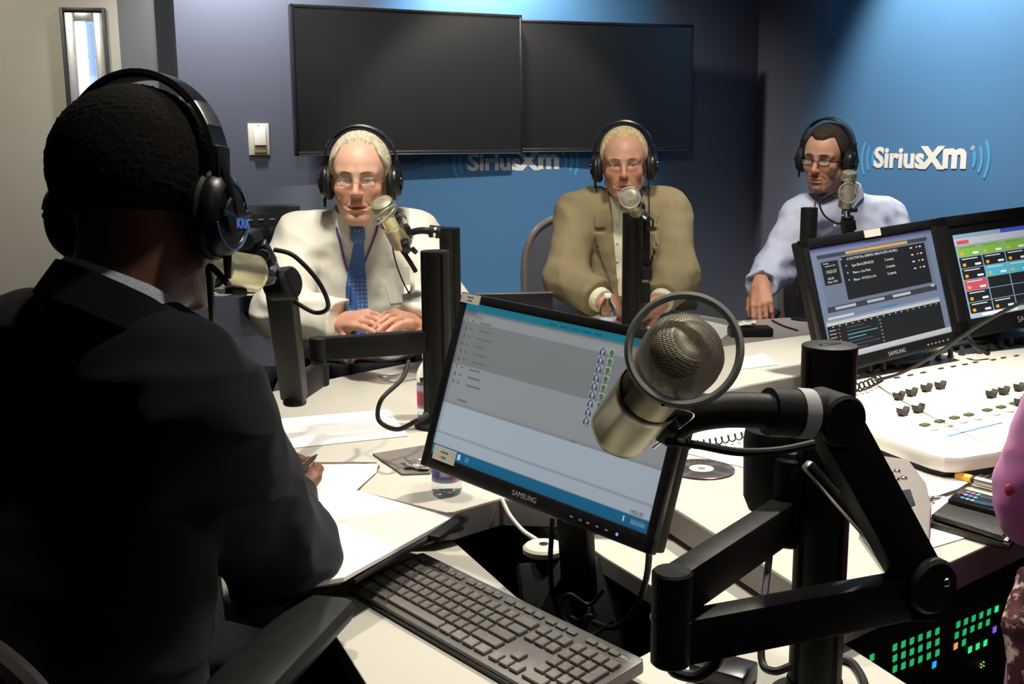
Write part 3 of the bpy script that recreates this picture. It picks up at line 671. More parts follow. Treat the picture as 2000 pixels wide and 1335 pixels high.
M_TXT = mat('screen_text', (0.5, 0.5, 0.52), 0.5, emit=(0.5, 0.5, 0.52), estr=0.4)
for s_, sz, xx, yy in (('A DOCTOR Mix, DENTAL HEALTH (PFC H2 SEG.)', .0084, .475, .86), ('Spot Block (FBI 02:33)', .0084, .385, .795), ('Macro - Live Float', .0084, .365, .73), ('Macro - M FST(2 to An', .0084, .38, .665),
                       ('5 events', .0095, .60, .79), ('2 events', .0095, .60, .725), ('2 events', .0095, .60, .66), ('Monday', .0055, .105, .852), ('September 21, 2014', .0042, .134, .828), ('14:21:57', .0105, .135, .775), ('4:35:58', .007, .12, .715), ('Hour: 14:21', .007, .13, .685)):
    text(s_, sz, M_TXT, t, Matrix.Translation((X(xx), Y(yy), -.0022)), 'screen_lettering', 0.0001)
label_strip(t, w_*.50, h_-.010, .058, .018, 0)
for xx in (.74, .77, .80, .83, .86, .90): G().box((w_*xx, bb*.45, .0013), (.006, .003, .001)).out('button_mark', M_SILV, t, False)
bl = rel(t, V(onz(1700, 700, ZC))) if False else None
Mi = t.matrix_world.inverted()
cb = t.matrix_world @ V((w_*.5, h_*.45, -.05)); cf = V((cb.x+.06, cb.y+.09, ZC))
G().bar(Mi @ cb, Mi @ V((cf.x-.02, cf.y-.02, ZC+.03)), .07, .025, (0, 1, 0)).out('stand_neck', M_PLASTM, t)
G().lathe([(.11, 0), (.11, .008), (.04, .03), (.03, .04)], Mi @ Matrix.Translation(cf)).out('stand_foot', M_PLASTM, t)

# far right monitor: touch grid
xa, ua = V((.9176, .3917, .0678)), V((-.1776, .2546, .9688))
TL3 = V((1.0981, 2.75, 1.1355)); w3, h3 = .478, .313
t, w_, h_, bb = monitor('computer_monitor', 'black monitor at the right edge showing a grid of coloured buttons', TL3, TL3+xa*w3, TL3-ua*h3, 0.026, None, 0.048)
x0, y0, x1, y1 = 0.038, bb, w_-0.03, h_-0.05; W_, H_ = x1-x0, y1-y0
R_ = [(x0, y0, x1, y1, (120, 150, 170)), (X(.4), Y(.94), x1, y1, (60, 70, 170)), (x0, Y(.87), x1, Y(.95), (165, 170, 180)), (X(.02), Y(.88), X(.12), Y(.925), (190, 70, 90)), (x0, y0, x1, Y(.06), (150, 170, 185)), (X(.1), Y(.015), X(.4), Y(.045), (220, 225, 230))]
for j in range(6):
    for i in range(5):
        a0, b0 = .012+.195*i, .73-.135*j
        if j == 0: c = (116, 160, 72)
        elif j == 2 and i in (1, 2): c = (70, 160, 185)
        elif j == 3 and i == 0: c = (170, 75, 95)
        else: c = (30, 33, 38)
        R_.append((X(a0), Y(b0), X(a0+.187), Y(b0+.127), c))
        if c != (30, 33, 38) or j == 1 or (j, i) in ((2, 0), (4, 0), (5, 0), (5, 1)):
            R_ += [(X(a0+.02), Y(b0+.02), X(a0+.045), Y(b0+.055), (215, 150, 40)), (X(a0+.12), Y(b0+.02), X(a0+.17), Y(b0+.045), (205, 215, 215)), (X(a0+.02), Y(b0+.1), X(a0+.15), Y(b0+.112), (190, 195, 195) if j != 0 else (90, 130, 60))]
cards('picture', R_, t, M_SCRB, -0.0030)
Mi = t.matrix_world.inverted()
cb = t.matrix_world @ V((w_*.4, h_*.45, -.05)); cf = V((cb.x+.03, cb.y+.08, ZC))
G().bar(Mi @ cb, Mi @ V((cf.x, cf.y, ZC+.02)), .07, .025, (0, 1, 0)).out('stand_neck', M_PLASTM, t)
G().lathe([(.10, 0), (.10, .008), (.04, .03), (.03, .04)], Mi @ Matrix.Translation(cf)).out('stand_foot', M_PLASTM, t)
G().tube([Mi @ V(p) for p in (at(1890, 655, 2.62), at(1905, 675, 2.6), onz(1930, 690, ZC+.004))], .006).out('support_leg', M_PLAST, t)

# ================================================================ keyboard
M_KB = mat('worn_grey_keyboard_plastic', (0.13, 0.125, 0.11), 0.42, 0, 0.5, 0.12, 25)
M_KEY = mat('grey_keycap', (0.19, 0.18, 0.155), 0.38, 0, 0.5, 0.06, 90)
M_KLEG = mat('keycap_print', (0.42, 0.42, 0.40), 0.6); M_KBLU = mat('blue_keycap_print', (0.10, 0.28, 0.42), 0.6)
ka, kb_ = onz(824, 1077, .710), onz(1260, 1287, .710); kd = (kb_-ka); KL = kd.length; kd.normalize()
ks = V((kd.y, -kd.x, 0)).normalized();  ks = ks if ks.y < 0 else -ks
tilt = math.radians(7); kv = (ks*math.cos(tilt)-V((0, 0, 1))*math.sin(tilt))
sc = KL/0.442; KW = 0.128*sc
kz = kd.cross(-kv)
M = Matrix((kd, -kv, kd.cross(-kv))).transposed().to_4x4(); M.translation = ka
t = thing('keyboard', 'grey black full size keyboard lying diagonally across the near desk', 'keyboard', M)
pol = [(0, -.006), (.004, 0), (KL-.004, 0), (KL, -.006), (KL, -KW+.01), (KL-.008, -KW), (.008, -KW), (0, -KW+.01)]
G().prism(pol, -.016*sc, 0, None, .0015).out('case', M_KB, t)
G().box((KL*.5, -KW-.0, -.010), (KL-.02, .006, .008), None, .002).out('front_lip', M_PLAST, t)
u = 0.0187*sc; ox, oy = .0125*sc, -.0265*sc
kmesh = {}
def key(cx, cy, kw=1.0, kh=1.0, txt='', m=None, small=False, hh=.0):
    kk = (round(kw, 2), round(kh, 2), small)
    if kk not in kmesh:
        a, b = (u*kw-.0035*sc)/2, (u*kh-.0035*sc)/2
        v = [(-a, -b, 0), (a, -b, 0), (a, b, 0), (-a, b, 0)]; tt = .0035 if not small else .0022; e = .0012
        v += [(-a+.0003, -b+.0003, tt*.7), (a-.0003, -b+.0003, tt*.7), (a-.0003, b-.0003, tt*.7), (-a+.0003, b-.0003, tt*.7)]
        v += [(-a+e, -b+e, tt), (a-e, -b+e, tt), (a-e, b-e, tt), (-a+e, b-e, tt)]
        f = [(8, 9, 10, 11)]
        for r_ in (0, 4):
            for i in range(4): f.append((r_+i, r_+(i+1) % 4, r_+4+(i+1) % 4, r_+4+i))
        o = mkobj('key', v, f, M_KEY, t, False); kmesh[kk] = o.data
    else:
        o = bpy.data.objects.new('key', kmesh[kk]); COL.objects.link(o); o.parent = t
    o.location = (cx, cy, .0012)
    if txt:
        legs.append((txt, cx-(u*kw*.5-.0075*sc if len(txt) < 3 else 0), cy+.0015*sc, .0052*sc if len(txt) < 3 else .0036*sc, m))
    return o
legs = []
def row(x, y, items, kh=1.0, **k):
    for it in items:
        if isinstance(it, (int, float)): x += it*u; continue
        s_, w2 = it if isinstance(it, tuple) else (it, 1.0)
        key(ox+x+w2*u/2, oy+y-u/2, w2, kh, s_, **k); x += w2*u
fy = u*1.12
row(0, fy, ['Esc', .7, 'F1', 'F2', 'F3', 'F4', .4, 'F5', 'F6', 'F7', 'F8', .4, 'F9', 'F10', 'F11', 'F12', .25, 'Prt', 'Scr', 'Brk', .25], .62, small=True)
row(u*18.6, fy, ['-', 'o', '=', .0], .62, small=True)
row(0, 0, ['`', '1', '2', '3', '4', '5', '6', '7', '8', '9', '0', '-', '=', ('Backspace', 2.0), .25, 'Ins', 'Home', 'PgU', .25, 'Num', '/', '*', '-'])
row(0, -u, [('Tab', 1.5)]+list('QWERTYUIOP[]')+[('\\', 1.5), .25, 'Del', 'End', 'PgD', .25, '7', '8', '9'])
row(0, -2*u, [('Caps', 1.75)]+list('ASDFGHJKL;\'')+[('Enter', 2.25), 3.5, '4', '5', '6'])
row(0, -3*u, [('Shift', 2.25)]+list('ZXCVBNM,./')+[('Shift', 2.75), 1.25, '^', 1.25, '1', '2', '3'])
row(0, -4*u, [('Ctrl', 1.25), ('Win', 1.25), ('Alt', 1.25), ('', 6.25), ('Alt', 1.25), ('Fn', 1.25), ('Menu', 1.25), ('Ctrl', 1.25), .25, '<', 'v', '>', .25, ('0', 2.0), '.'])
for yy, s_ in ((-1.5, '+'), (-3.5, 'Ent')):
    key(ox+(18.5+3.5)*u, oy+yy*u-u/2+0*u, 1, 2, s_)
lm = G()
def add_text_to(g, s_, size, x, y, z):
    cu = bpy.data.curves.new('t', 'FONT'); cu.body = s_; cu.size = size; cu.align_x = 'CENTER'; cu.align_y = 'CENTER'; cu.resolution_u = 1
    o = bpy.data.objects.new('t', cu); COL.objects.link(o); dg = bpy.context.evaluated_depsgraph_get()
    me = bpy.data.meshes.new_from_object(o.evaluated_get(dg)); g.add([(v.co.x+x, v.co.y+y, z) for v in me.vertices], [tuple(p.vertices) for p in me.polygons])
    bpy.data.objects.remove(o); bpy.data.curves.remove(cu); bpy.data.meshes.remove(me)
lb = G()
for (s_, x, y, z, m) in legs:
    add_text_to(lb if (s_ in ('Esc', 'Prt', 'Scr', 'Brk', 'Ins', 'Home', 'PgU')) else lm, s_, z*1.25, x, y, .0049 if s_[0] not in 'EPSBF-o=' or len(s_) < 2 else .0050)
lm.out('key_legends', M_KLEG, t, False); lb.out('blue_key_legends', M_KBLU, t, False)
text('DELL', .0065*sc, M_SILV, t, Matrix.Translation((KL-.021*sc, -.014*sc, .0008)), 'brand_lettering', .0001, .0002)
G().tube([(KL-.021*sc+.0115*sc*math.cos(a), -.014*sc+.0065*sc*math.sin(a), .0004) for a in np.linspace(0, 6.28, 17)[:-1]], .0004, 6, 3, True).out('badge_ring', M_SILV, t)
for k in range(3): G().sphere((KL-.075*sc+.012*k*sc, -.012*sc, .0002), .0011, 8).out('indicator', M_LABEL, t)
for xx in (.04, KL-.04): G().box((xx, -.012, -.020), (.03, .012, .012), None, .002).out('foot', M_PLAST, t)
tag(G().tube([onz(1010, 1168, .70), onz(1008, 1150, .66), at(1000, 1200, 1.55), at(1040, 1330, 1.6)], .0025).out('keyboard_cable', M_RUBBER), 'thin keyboard lead dropping into the desk notch', 'cable') if False else None

# ================================================================ mixing console
M_CONS = mat('pale_console_shell', (0.76, 0.74, 0.66), 0.42, 0, 0.4, 0.02, 20)
M_KNOB = mat('dark_taupe_knob', (0.055, 0.048, 0.04), 0.45, 0, 0.4, 0.05, 60)
zc = .79
cp = [(1552, 760), (1668, 829), (1740, 857), (1811, 882), (1845, 890), (1880, 891), (2000, 872), (2150, 838), (2260, 606), (1990, 655), (1860, 683), (1690, 722), (1600, 747)]
Q0 = onz(1668, 829, .745)
t = thing('mixing_console', 'long pale radio mixing console with fader rows on the right of the desk', 'mixer', Q0)
q = [onz(p[0], p[1], zc)-Q0 for p in cp]
cdir = (onz(1862, 688, zc)-onz(1697, 722, zc)).normalized()
G().prism([(p.x, p.y) for p in q], .012, zc-.745, None, .012).out('shell', M_CONS, t)
cc_ = sum(q, V())/len(q)
G().prism([(p.x*.97+cc_.x*.03, p.y*.97+cc_.y*.03) for p in q], 0.0, .012).out('underside', M_PLASTM, t)
cn = V((cdir.y, -cdir.x, 0))
MR = lambda p: Matrix(((cdir.x, -cdir.y, 0, p.x), (cdir.y, cdir.x, 0, p.y), (0, 0, 1, p.z), (0, 0, 0, 1)))
km = None
for k, (px, py) in enumerate([(1698, 728), (1725, 724), (1751, 718), (1777, 713), (1808, 707), (1832, 703), (1856, 697), (1878, 693), (1912, 690), (1934, 685), (1954, 680), (1974, 676), (1998, 671)]):
    p = onz(px, py, zc)-Q0
    if km is None:
        o = G().lathe([(.0085, 0), (.0085, .004), (.0065, .005), (.006, .020), (.005, .0215), (0, .0215)], None, 20, False).out('rotary_knob', M_KNOB, t); km = o.data
    else: o = bpy.data.objects.new('rotary_knob', km); COL.objects.link(o); o.parent = t
    o.location = p
for (px, py) in [(1752, 738), (1778, 733), (1803, 728), (1838, 720), (1862, 716), (1885, 712), (1905, 708), (1940, 703), (1960, 699), (1985, 695)]:
    p = onz(px, py, zc)-Q0; G().box((0, 0, .001), (.018, .007, .003), MR(p), .001).out('display_button', M_KNOB, t)
fm = None
for (px, py) in [(1755, 780), (1780, 773), (1809, 764), (1836, 759), (1763, 811), (1793, 805), (1936, 776), (1960, 770), (1990, 763), (1992, 792)]:
    p = onz(px, py, zc)-Q0; M = MR(p)
    if fm is None:
        v = []; f = []
        for i in range(9):
            s_ = -1+2*i/8; zz = .010+.007*s_*s_; 
            for yy in (-.0065, .0065): v += [(s_*.014, yy, zz), (s_*.012, yy, zz-.010 if abs(s_) > .5 else 0.0)]
        for i in range(8):
            a = i*4; f += [(a, a+4, a+6, a+2), (a+1, a+3, a+7, a+5), (a, a+1, a+5, a+4), (a+2, a+6, a+7, a+3)]
        f += [(0, 2, 3, 1), (32, 33, 35, 34)]
        o = mkobj('fader_cap', v, f, M_KNOB, t, False); fm = o.data
    else: o = bpy.data.objects.new('fader_cap', fm); COL.objects.link(o); o.parent = t
    o.matrix_local = M
M_OLIVE = mat('olive_button', (0.11, 0.14, 0.05), 0.4); M_PINK = mat('pink_button', (0.68, 0.50, 0.46), 0.4)
for k, (px, py) in enumerate([(1806, 831), (1835, 824), (1864, 817), (1892, 811), (1928, 802), (1955, 796), (1981, 789)]):
    p = onz(px, py, zc)-Q0; G().box((0, 0, .002), (.020, .013, .004), MR(p), .001).out('lit_button', M_OLIVE, t)
    p = onz(px+18, py+8, zc)-Q0; G().box((0, 0, .0012), (.016, .010, .003), MR(p), .001).out('pale_button', M_PINK if k % 3 == 2 else M_CREAMP, t)
a, b = onz(1850, 852, zc)-Q0, onz(1957, 825, zc)-Q0
G().bar(a, b, .004, .0015).out('blue_stripe', mat('blue_stripe_print', (0.06, 0.22, 0.55), 0.5), t)

# ================================================================ microphones
M_MESH = mat('bronze_wire_mesh', (0.30, 0.28, 0.20), 0.42, 0.6, 0.5)
_n = M_MESH.node_tree.nodes; _l = M_MESH.node_tree.links; _tc = [q for q in _n if q.type == 'TEX_COORD'][0]
_vo = _n.new('ShaderNodeTexVoronoi'); _vo.inputs['Scale'].default_value = 560; _vo.inputs['Randomness'].default_value = 0.0; _l.new(_tc.outputs['Object'], _vo.inputs['Vector'])
_mr = _n.new('ShaderNodeMapRange'); _mr.inputs['From Min'].default_value = .25; _mr.inputs['From Max'].default_value = .5; _l.new(_vo.outputs['Distance'], _mr.inputs['Value'])
_cr = _n.new('ShaderNodeValToRGB'); _cr.color_ramp.elements[0].color = (.03, .028, .02, 1); _cr.color_ramp.elements[1].color = (.40, .37, .26, 1); _l.new(_mr.outputs[0], _cr.inputs[0]); _l.new(_cr.outputs[0], _n['Principled BSDF'].inputs['Base Color'])
_bp = _n.new('ShaderNodeBump'); _bp.inputs['Strength'].default_value = .5; _bp.inputs['Distance'].default_value = .001; _l.new(_mr.outputs[0], _bp.inputs['Height']); _l.new(_bp.outputs[0], _n['Principled BSDF'].inputs['Normal'])
M_VENT = mat('perforated_dark_grille', (0.05, 0.047, 0.04), 0.5, 0.5, 0.5, 0.5, 400, 1.0, 700, weave=True)
M_RING = mat('pewter_ring', (0.30, 0.30, 0.28), 0.45, 0.2, 0.5, 0.03, 60)
M_GAUZE = mat('pop_gauze', (0.38, 0.36, 0.31), 0.8, 0, 0.2, alpha=0.34)
def microphone(tail, head, side, label, s=1.0, champ=None, ring=None, ringr=.052, detail=True, bracket=True):
    """large diaphragm microphone; tail->head axis, side = direction the capsule vents and bracket face"""
    champ = champ or M_CHAMP
    tail, head = V(tail), V(head)
    M = frame_z(tail, head-tail, side) @ Matrix.Scale(s, 4)
    t = thing('studio_microphone', label, 'microphone', M, 'broadcast microphones on arms')
    G().lathe([(0, -.030), (.009, -.030), (.011, -.026), (.012, -.004), (.018, .0)], None, 24, False).out('connector', M_PLAST, t)
    G().lathe([(.010, 0), (.027, .001), (.0295, .004), (.030, .010), (.030, .068), (.031, .070), (.031, .080), (.0302, .082)], None, 40, False).out('body', champ, t)
    G().lathe([(.0285, .080), (.0285, .122)], None, 36, False).out('vent_grille', M_VENT, t)
    g = G()
    for sg in (0, PI):                      # body continues as two cheeks beside the vents
        n = 12; v = []; f = []
        for i in range(n+1):
            a = sg - .75 + 1.5*i/n
            for z in (.080, .124): v.append((.0300*math.cos(a), .0300*math.sin(a), z))
            for z in (.080, .124): v.append((.0288*math.cos(a), .0288*math.sin(a), z))
        for i in range(n):
            a = 4*i; f += [(a, a+4, a+5, a+1), (a+2, a+3, a+7, a+6), (a, a+2, a+6, a+4), (a+1, a+5, a+7, a+3)]
        f += [(0, 1, 3, 2), (4*n, 4*n+2, 4*n+3, 4*n+1)]
        g.add(v, f)
    g.out('body_cheeks', champ, t)
    G().lathe([(.030, .120), (.0325, .122), (.0330, .130), (.0325, .134), (.030, .135)], None, 40, False).out('collar', champ, t)
    G().lathe([(.0325, .133), (.0345, .140), (.0350, .150), (.0335, .160), (.028, .169), (.018, .175), (0, .1775)] if champ is M_CHAMPD else [(.0315, .133), (.0315, .148), (.029, .156), (.020, .160), (0, .161)], None, 40, False).out('mesh_grille', M_MESH, t)
    if ring is not None:
        c, nrm = V(ring[0]), V(ring[1])
        Mr = M.inverted() @ frame_z(c, nrm)
        rr = ringr
        G().tube([(rr*math.cos(a), rr*math.sin(a), 0) for a in np.linspace(0, 2*PI, 25)[:-1]], rr*.075, 8, 4, True).out('filter_ring', M_RING, t, True, Mr)
        G().lathe([(0, 0), (rr*.97, 0)], None, 40, False).out('filter_gauze', M_GAUZE, t, True, Mr)
        if bracket:
            best = min((Mr @ V((rr*math.cos(a), rr*math.sin(a), 0)) for a in np.linspace(0, 2*PI, 48)), key=lambda p: (p-V((0, .03, .06))).length)
            for dx in (-.004, .004):
                G().tube([V((dx, .034, .01)), V((dx, .038, .05)), V((dx, .040, .09)), best+V((dx, 0, 0))], .0013, 6, 6).out('bracket_wire', M_CHROME, t)
    G().box((0, .034, .045), (.020, .012, .030), None, .003).out('clamp_block', M_PLASTM, t)
    return t

def post(px, pyt, y, label, r=.03, zb=ZU, grp='aluminium equipment posts on the desk'):
    p = at(px, pyt, y); t = thing('equipment_post', label, 'post', V((p.x, p.y, zb)), grp); h = p.z-zb
    n = 44; pr = []
    for i in range(n):                       # extruded profile with side slots
        a = 2*PI*i/n; k = 1.0
        if min(abs((a-b+PI) % (2*PI)-PI) for b in (0, PI/2, PI, 3*PI/2)) < .14: k = .86
        pr.append((r*k*math.cos(a+.5), r*k*math.sin(a+.5)))
    G().prism(pr, 0.0, h-.004).out('column', M_BLACK, t, True)
    G().lathe([(r*.99, h-.006), (r*1.01, h-.004), (r*1.0, h-.001), (r*.93, h), (0, h)], None, 44, False).out('end_cap', M_PLASTM, t)
    G().box((0, 0, h+.0004), (r*.9, r*.22, .0008), Matrix.Rotation(.5, 4, 'Z'), .0002).out('cap_emblem', M_PLAST, t)
    G().lathe([(r*1.7, 0), (r*1.7, .008), (r*1.15, .014), (r*1.05, .03)], None, 36, False).out('base_flange', M_PLASTM, t)
    return t, p
PM, pm = post(1621, 672, 1.15, 'thick black post in the right foreground behind the big microphone arm', .030, ZL)
PL, pl_ = post(849, 489, 2.20, 'front black post of the pair just left of the middle monitor', .030)
PB, pb_ = post(878, 444, 2.72, 'rear black post of the pair, behind the man with the blue tie microphone', .0265)
PC, pc_ = post(1236, 415, 3.36, 'black post in front of the man in the tan suit', .032)
PR, pr_ = post(1581, 405, 3.55, 'black post in front of the man in the blue shirt, left of his monitor', .0275)
PC['label'] = 'black post hiding the shirt front of the man in the tan suit'
PB['label'] = 'taller looking rear post beside the microphone of the man with the blue tie'

M_WBAND = mat('pale_band', (0.42, 0.42, 0.44), 0.5)
# ---- foreground arm
J1 = at(1545, 985, 1.17); E1 = at(1312, 1160, .96); E2 = at(1312, 1249, .96); J2 = at(1795, 1130, 1.065); J3 = at(1620, 812, 1.03); TB = at(1345, 800, .985)
t = thing('boom_stand', 'large black articulated microphone arm clamped to the thick foreground post', 'arm', V((pm.x, pm.y, J1.z)), 'jointed microphone arms')
W0 = t.location.copy()
def L_(p): return V(p)-W0
zA, zB = E1.z, E2.z
A0 = V((J1.x, J1.y, zA+.004)); A1 = V((E1.x, E1.y, zA))
G().bar(L_(A0), L_(A1), .028, .047, ext=.004).out('upper_boom', M_BLACK, t)
B0 = V((E1.x, E1.y, zB)); B1 = V((J2.x, J2.y, zB))
G().bar(L_(B0), L_(B1), .028, .047).out('lower_boom', M_BLACK, t)
for z, nm in ((zA, 'elbow_cap'), (zB, 'elbow_cap')):
    G().cyl(L_((E1.x, E1.y, z-.0245)), L_((E1.x, E1.y, z+.0245)), .0195, n=28).out(nm, M_PLASTM, t)
G().cyl(L_((E1.x, E1.y, zB+.0235)), L_((E1.x, E1.y, zA-.0235)), .021, n=28).out('elbow_washer', M_CHROME, t)
G().cyl(L_((J1.x, J1.y, zA-.03)), L_((J1.x, J1.y, zA+.075)), .024, n=28).box(L_(((J1.x+pm.x)/2, (J1.y+pm.y)/2, zA+.03)), (.05, .03, .08), None, .006).out('post_clamp', M_PLASTM, t)
G().cyl(L_((J1.x, J1.y, zA+.074)), L_((J1.x, J1.y, zA+.082)), .019, n=28).out('clamp_knob', mat('grey_cap_plastic', (.06, .06, .063), .4), t)
# inclined boom with spring link
vd = (V(J3)-V(J2)); toc = (CAM-V(J2)).normalized(); sdv = V((0.35, -.93, 0)).normalized()
G().bar(L_(J2), L_(J3), .030, .050, up=vd.cross(sdv), ext=.012).out('rising_boom', M_BLACK, t)
G().bar(L_(at(1575, 905, 1.06)), L_(at(1742, 1095, 1.08)), .012, .012, up=vd.cross(sdv)).out('parallel_link', M_STEEL, t)
for c, r, nm in ((J2, .030, 'pivot_disc'), (J3, .026, 'pivot_disc')):
    G().cyl(L_(c)-sdv*.022, L_(c)+sdv*.026, r, n=36).out(nm, M_PLASTM, t)
G().bar(L_(J2)+V((0, 0, .02)), L_(J2)+V((0, 0, -.04)), .03, .04, (0, 1, 0)).out('pivot_fork', M_PLASTM, t)
G().cyl(L_(at(1835, 1135, 1.05)), L_(at(1850, 1132, 1.05)), .007, n=14).out('tension_screw', M_CHROME, t)
g = G().tube([L_(J3), L_(at(1590, 808, 1.02)), L_(at(1500, 803, 1.005))], .0235, 20).out('swivel_sleeve', M_PLASTM, t)
G().tube([L_(at(1579, 807.5, 1.018)), L_(at(1551, 806, 1.0135))], .0250, 24, 1).out('pale_band', M_WBAND, t)
G().tube([L_(at(1505, 803, 1.005)), L_(at(1420, 800, 1.0)), L_(at(1345, 812, 1.0)), L_(at(1305, 840, 1.01))], .0175, 20).out('gooseneck_tube', M_BLACK, t)
mt, mh = at(1210, 842, 1.035), at(1326, 700, .925)
mdir = (mh-mt); ln = mdir.length
microphone(mt, mh, V((1, .2, -.9)), 'huge looking champagne microphone with round filter in front of the middle monitor', 1.06, M_CHAMPD,
           ring=(at(1335, 682, .895), (at(1335, 682, .895)-CAM)*-1+V((-.08, 0, .18))), ringr=.0475)
tag(G().tube([at(1300, 862, .98), at(1360, 868, .97), at(1440, 882, .96), at(1520, 880, .955), at(1590, 866, .96)], .0042).out('microphone_cable', M_RUBBER), 'black cable sagging from the big foreground microphone to its arm', 'cable')

# ---- left arm for the man in the black suit
zL1 = at(700, 675, 2.15).z
P0 = V((pl_.x, pl_.y, zL1)); P1 = at(622, 676, 2.12); P1.z = zL1; P2 = V(P1); P2.z = zL1-.052
P3 = at(578, 780, 1.80); P3.z = zL1-.052; P3 = V((P3.x, P3.y, zL1-.052)); P4 = at(548, 555, 1.72)
P3 = onz(575, 770, zL1-.06)
t = thing('boom_stand', 'black folding arm from the front post to the black suited man\'s microphone', 'arm', V(P0), 'jointed microphone arms')
W0 = t.location.copy()
G().bar(L_(P0), L_(P1), .028, .047, ext=.0).out('upper_boom', M_BLACK, t)
G().bar(L_(P2), L_((P3.x, P3.y, P2.z)), .028, .047).out('lower_boom', M_BLACK, t)
G().cyl(L_(P1)+V((0, 0, -.024)), L_(P1)+V((0, 0, .024)), .019).cyl(L_(P2)+V((0, 0, -.024)), L_(P2)+V((0, 0, .024)), .019).out('elbow_cap', M_PLASTM, t)
G().cyl(L_((P3.x, P3.y, P2.z-.028)), L_((P3.x, P3.y, P2.z+.028)), .022).out('pivot_cap', M_PLASTM, t)
G().bar(L_((P3.x, P3.y, P2.z-.012)), L_(P4), .030, .046, up=(1, -.3, 0)).out('rising_boom', M_BLACK, t)
G().cyl(L_(P4)-V((.016, -.01, .002)), L_(P4)+V((.022, -.01, .004)), .027, n=28).out('pivot_disc', M_PLASTM, t)
S1, S2 = at(535, 535, 1.71), at(513, 488, 1.69)
G().cyl(L_(P4), L_(S1+(S2-S1)*.0), .021, .019).out('swivel_sleeve', M_PLASTM, t)
G().cyl(L_(at(536, 550, 1.712)), L_(at(532, 540, 1.711)), .0195).out('pale_band', M_WBAND, t)
G().cyl(L_(S1), L_(at(525, 512, 1.70)), .013).out('threaded_stud', M_CHROME, t)
G().bar(L_(at(527, 515, 1.70)), L_(at(505, 475, 1.68)), .02, .024, (1, 0, 0)).cyl(L_(at(512, 500, 1.66)), L_(at(520, 494, 1.74)), .011).cyl(L_(at(480, 470, 1.66)), L_(at(500, 462, 1.69)), .014).out('microphone_yoke', M_PLAST, t)
mt, mh = at(503, 535, 1.66), at(405, 521, 1.585)
microphone(mt, mt+(mh-mt).normalized()*.17, V((.1, -.3, -1)), 'champagne microphone pointing at the mouth of the man in the black suit', 0.98, ring=(at(404, 525, 1.50), (-1, -.55, .1)), ringr=.040)
tag(G().tube([at(535, 487, 1.69), at(575, 500, 1.69), at(622, 550, 1.70), at(641, 598, 1.72), at(615, 610, 1.74), at(570, 585, 1.74)], .0038).out('microphone_cable', M_RUBBER), 'black cable looping in front of the white shirt sleeve', 'cable')
# ---- microphone of the man with the blue tie
mt, mh = at(787, 478, 2.75), at(757, 412, 2.72)
dirv = V((mh.x-mt.x, -.06, mh.z-mt.z)).normalized()
microphone(mt, mt+dirv*.17, V((1, 0, .2)), 'champagne microphone in front of the man with the blue tie', .92, ring=(at(752, 420, 2.62), (-.55, .2, .65)), ringr=.036)
t = thing('boom_stand', 'short black arm holding the microphone of the man with the blue tie', 'arm', at(868, 470, 2.72), 'jointed microphone arms'); W0 = t.location.copy()
G().tube([L_(at(795, 468, 2.74)), L_(at(803, 455, 2.74)), L_(at(822, 450, 2.73)), L_(at(846, 452, 2.72))], .009, 12).out('curved_yoke', M_PLAST, t)
G().cyl(L_(at(838, 451, 2.72)), L_(at(872, 455, 2.72)), .016).out('swivel_sleeve', M_PLASTM, t)
G().cyl(L_(at(847, 452, 2.719)), L_(at(853, 453, 2.719)), .0168).out('pale_band', M_CHROME, t)
G().cyl(L_(at(786, 482, 2.72)), L_(at(800, 478, 2.72)), .018).cyl(L_(at(806, 492, 2.74)), L_(at(812, 486, 2.74)), .010).out('clamp', M_PLAST, t)
tag(G().tube([at(783, 485, 2.74), at(800, 510, 2.74), at(812, 530, 2.75)], .006).out('microphone_cable', M_RUBBER), 'dark plug and lead under the tie wearer microphone', 'cable')
tag(G().tube([at(760, 440, 2.76), at(770, 500, 2.79), at(785, 545, 2.8), at(800, 575, 2.8), at(815, 610, 2.75)], .002).out('headphone_lead', M_RUBBER), 'thin black headphone lead down the right of the white shirt', 'cable')
# ---- microphone of the man in the tan suit
mt = at(1243, 412, 3.30); mh = at(1231, 384, 3.20)
microphone(mt, mt+(mh-mt).normalized()*.12, V((1, 0, 0)), 'champagne microphone before the chin of the man in the tan suit', .8, ring=(at(1230, 386, 3.16), (-.05, -1, .25)), ringr=.031)
t = thing('boom_stand', 'dark arm segments stacked behind the post of the man in the tan suit', 'arm', at(1262, 450, 3.40), 'jointed microphone arms'); W0 = t.location.copy()
G().bar(L_(at(1252, 402, 3.33)), L_(at(1258, 430, 3.38)), .018, .02, (1, 0, 0)).out('yoke', M_PLAST, t)
G().bar(L_(at(1258, 425, 3.40)), L_(at(1258, 520, 3.40)), .026, .036, (1, 0, 0)).out('boom_upright', M_BLACK, t)
G().bar(L_(at(1260, 522, 3.38)), L_(at(1260, 545, 3.38)), .034, .040, (1, 0, 0)).out('pivot_block', M_PLASTM, t)
G().bar(L_(at(1258, 552, 3.38)), L_(at(1258, 590, 3.38)), .034, .036, (1, 0, 0)).out('lower_block', M_BLACK, t)
G().cyl(L_(at(1253, 418, 3.36)), L_(at(1263, 424, 3.36)), .013).out('pale_band', M_CHROME, t)
tag(G().tube([at(1262, 422, 3.36), at(1275, 430, 3.36), at(1272, 448, 3.36), at(1262, 446, 3.36)], .003).out('microphone_cable', M_RUBBER), 'small cable loop beside the post of the man in the tan suit', 'cable')
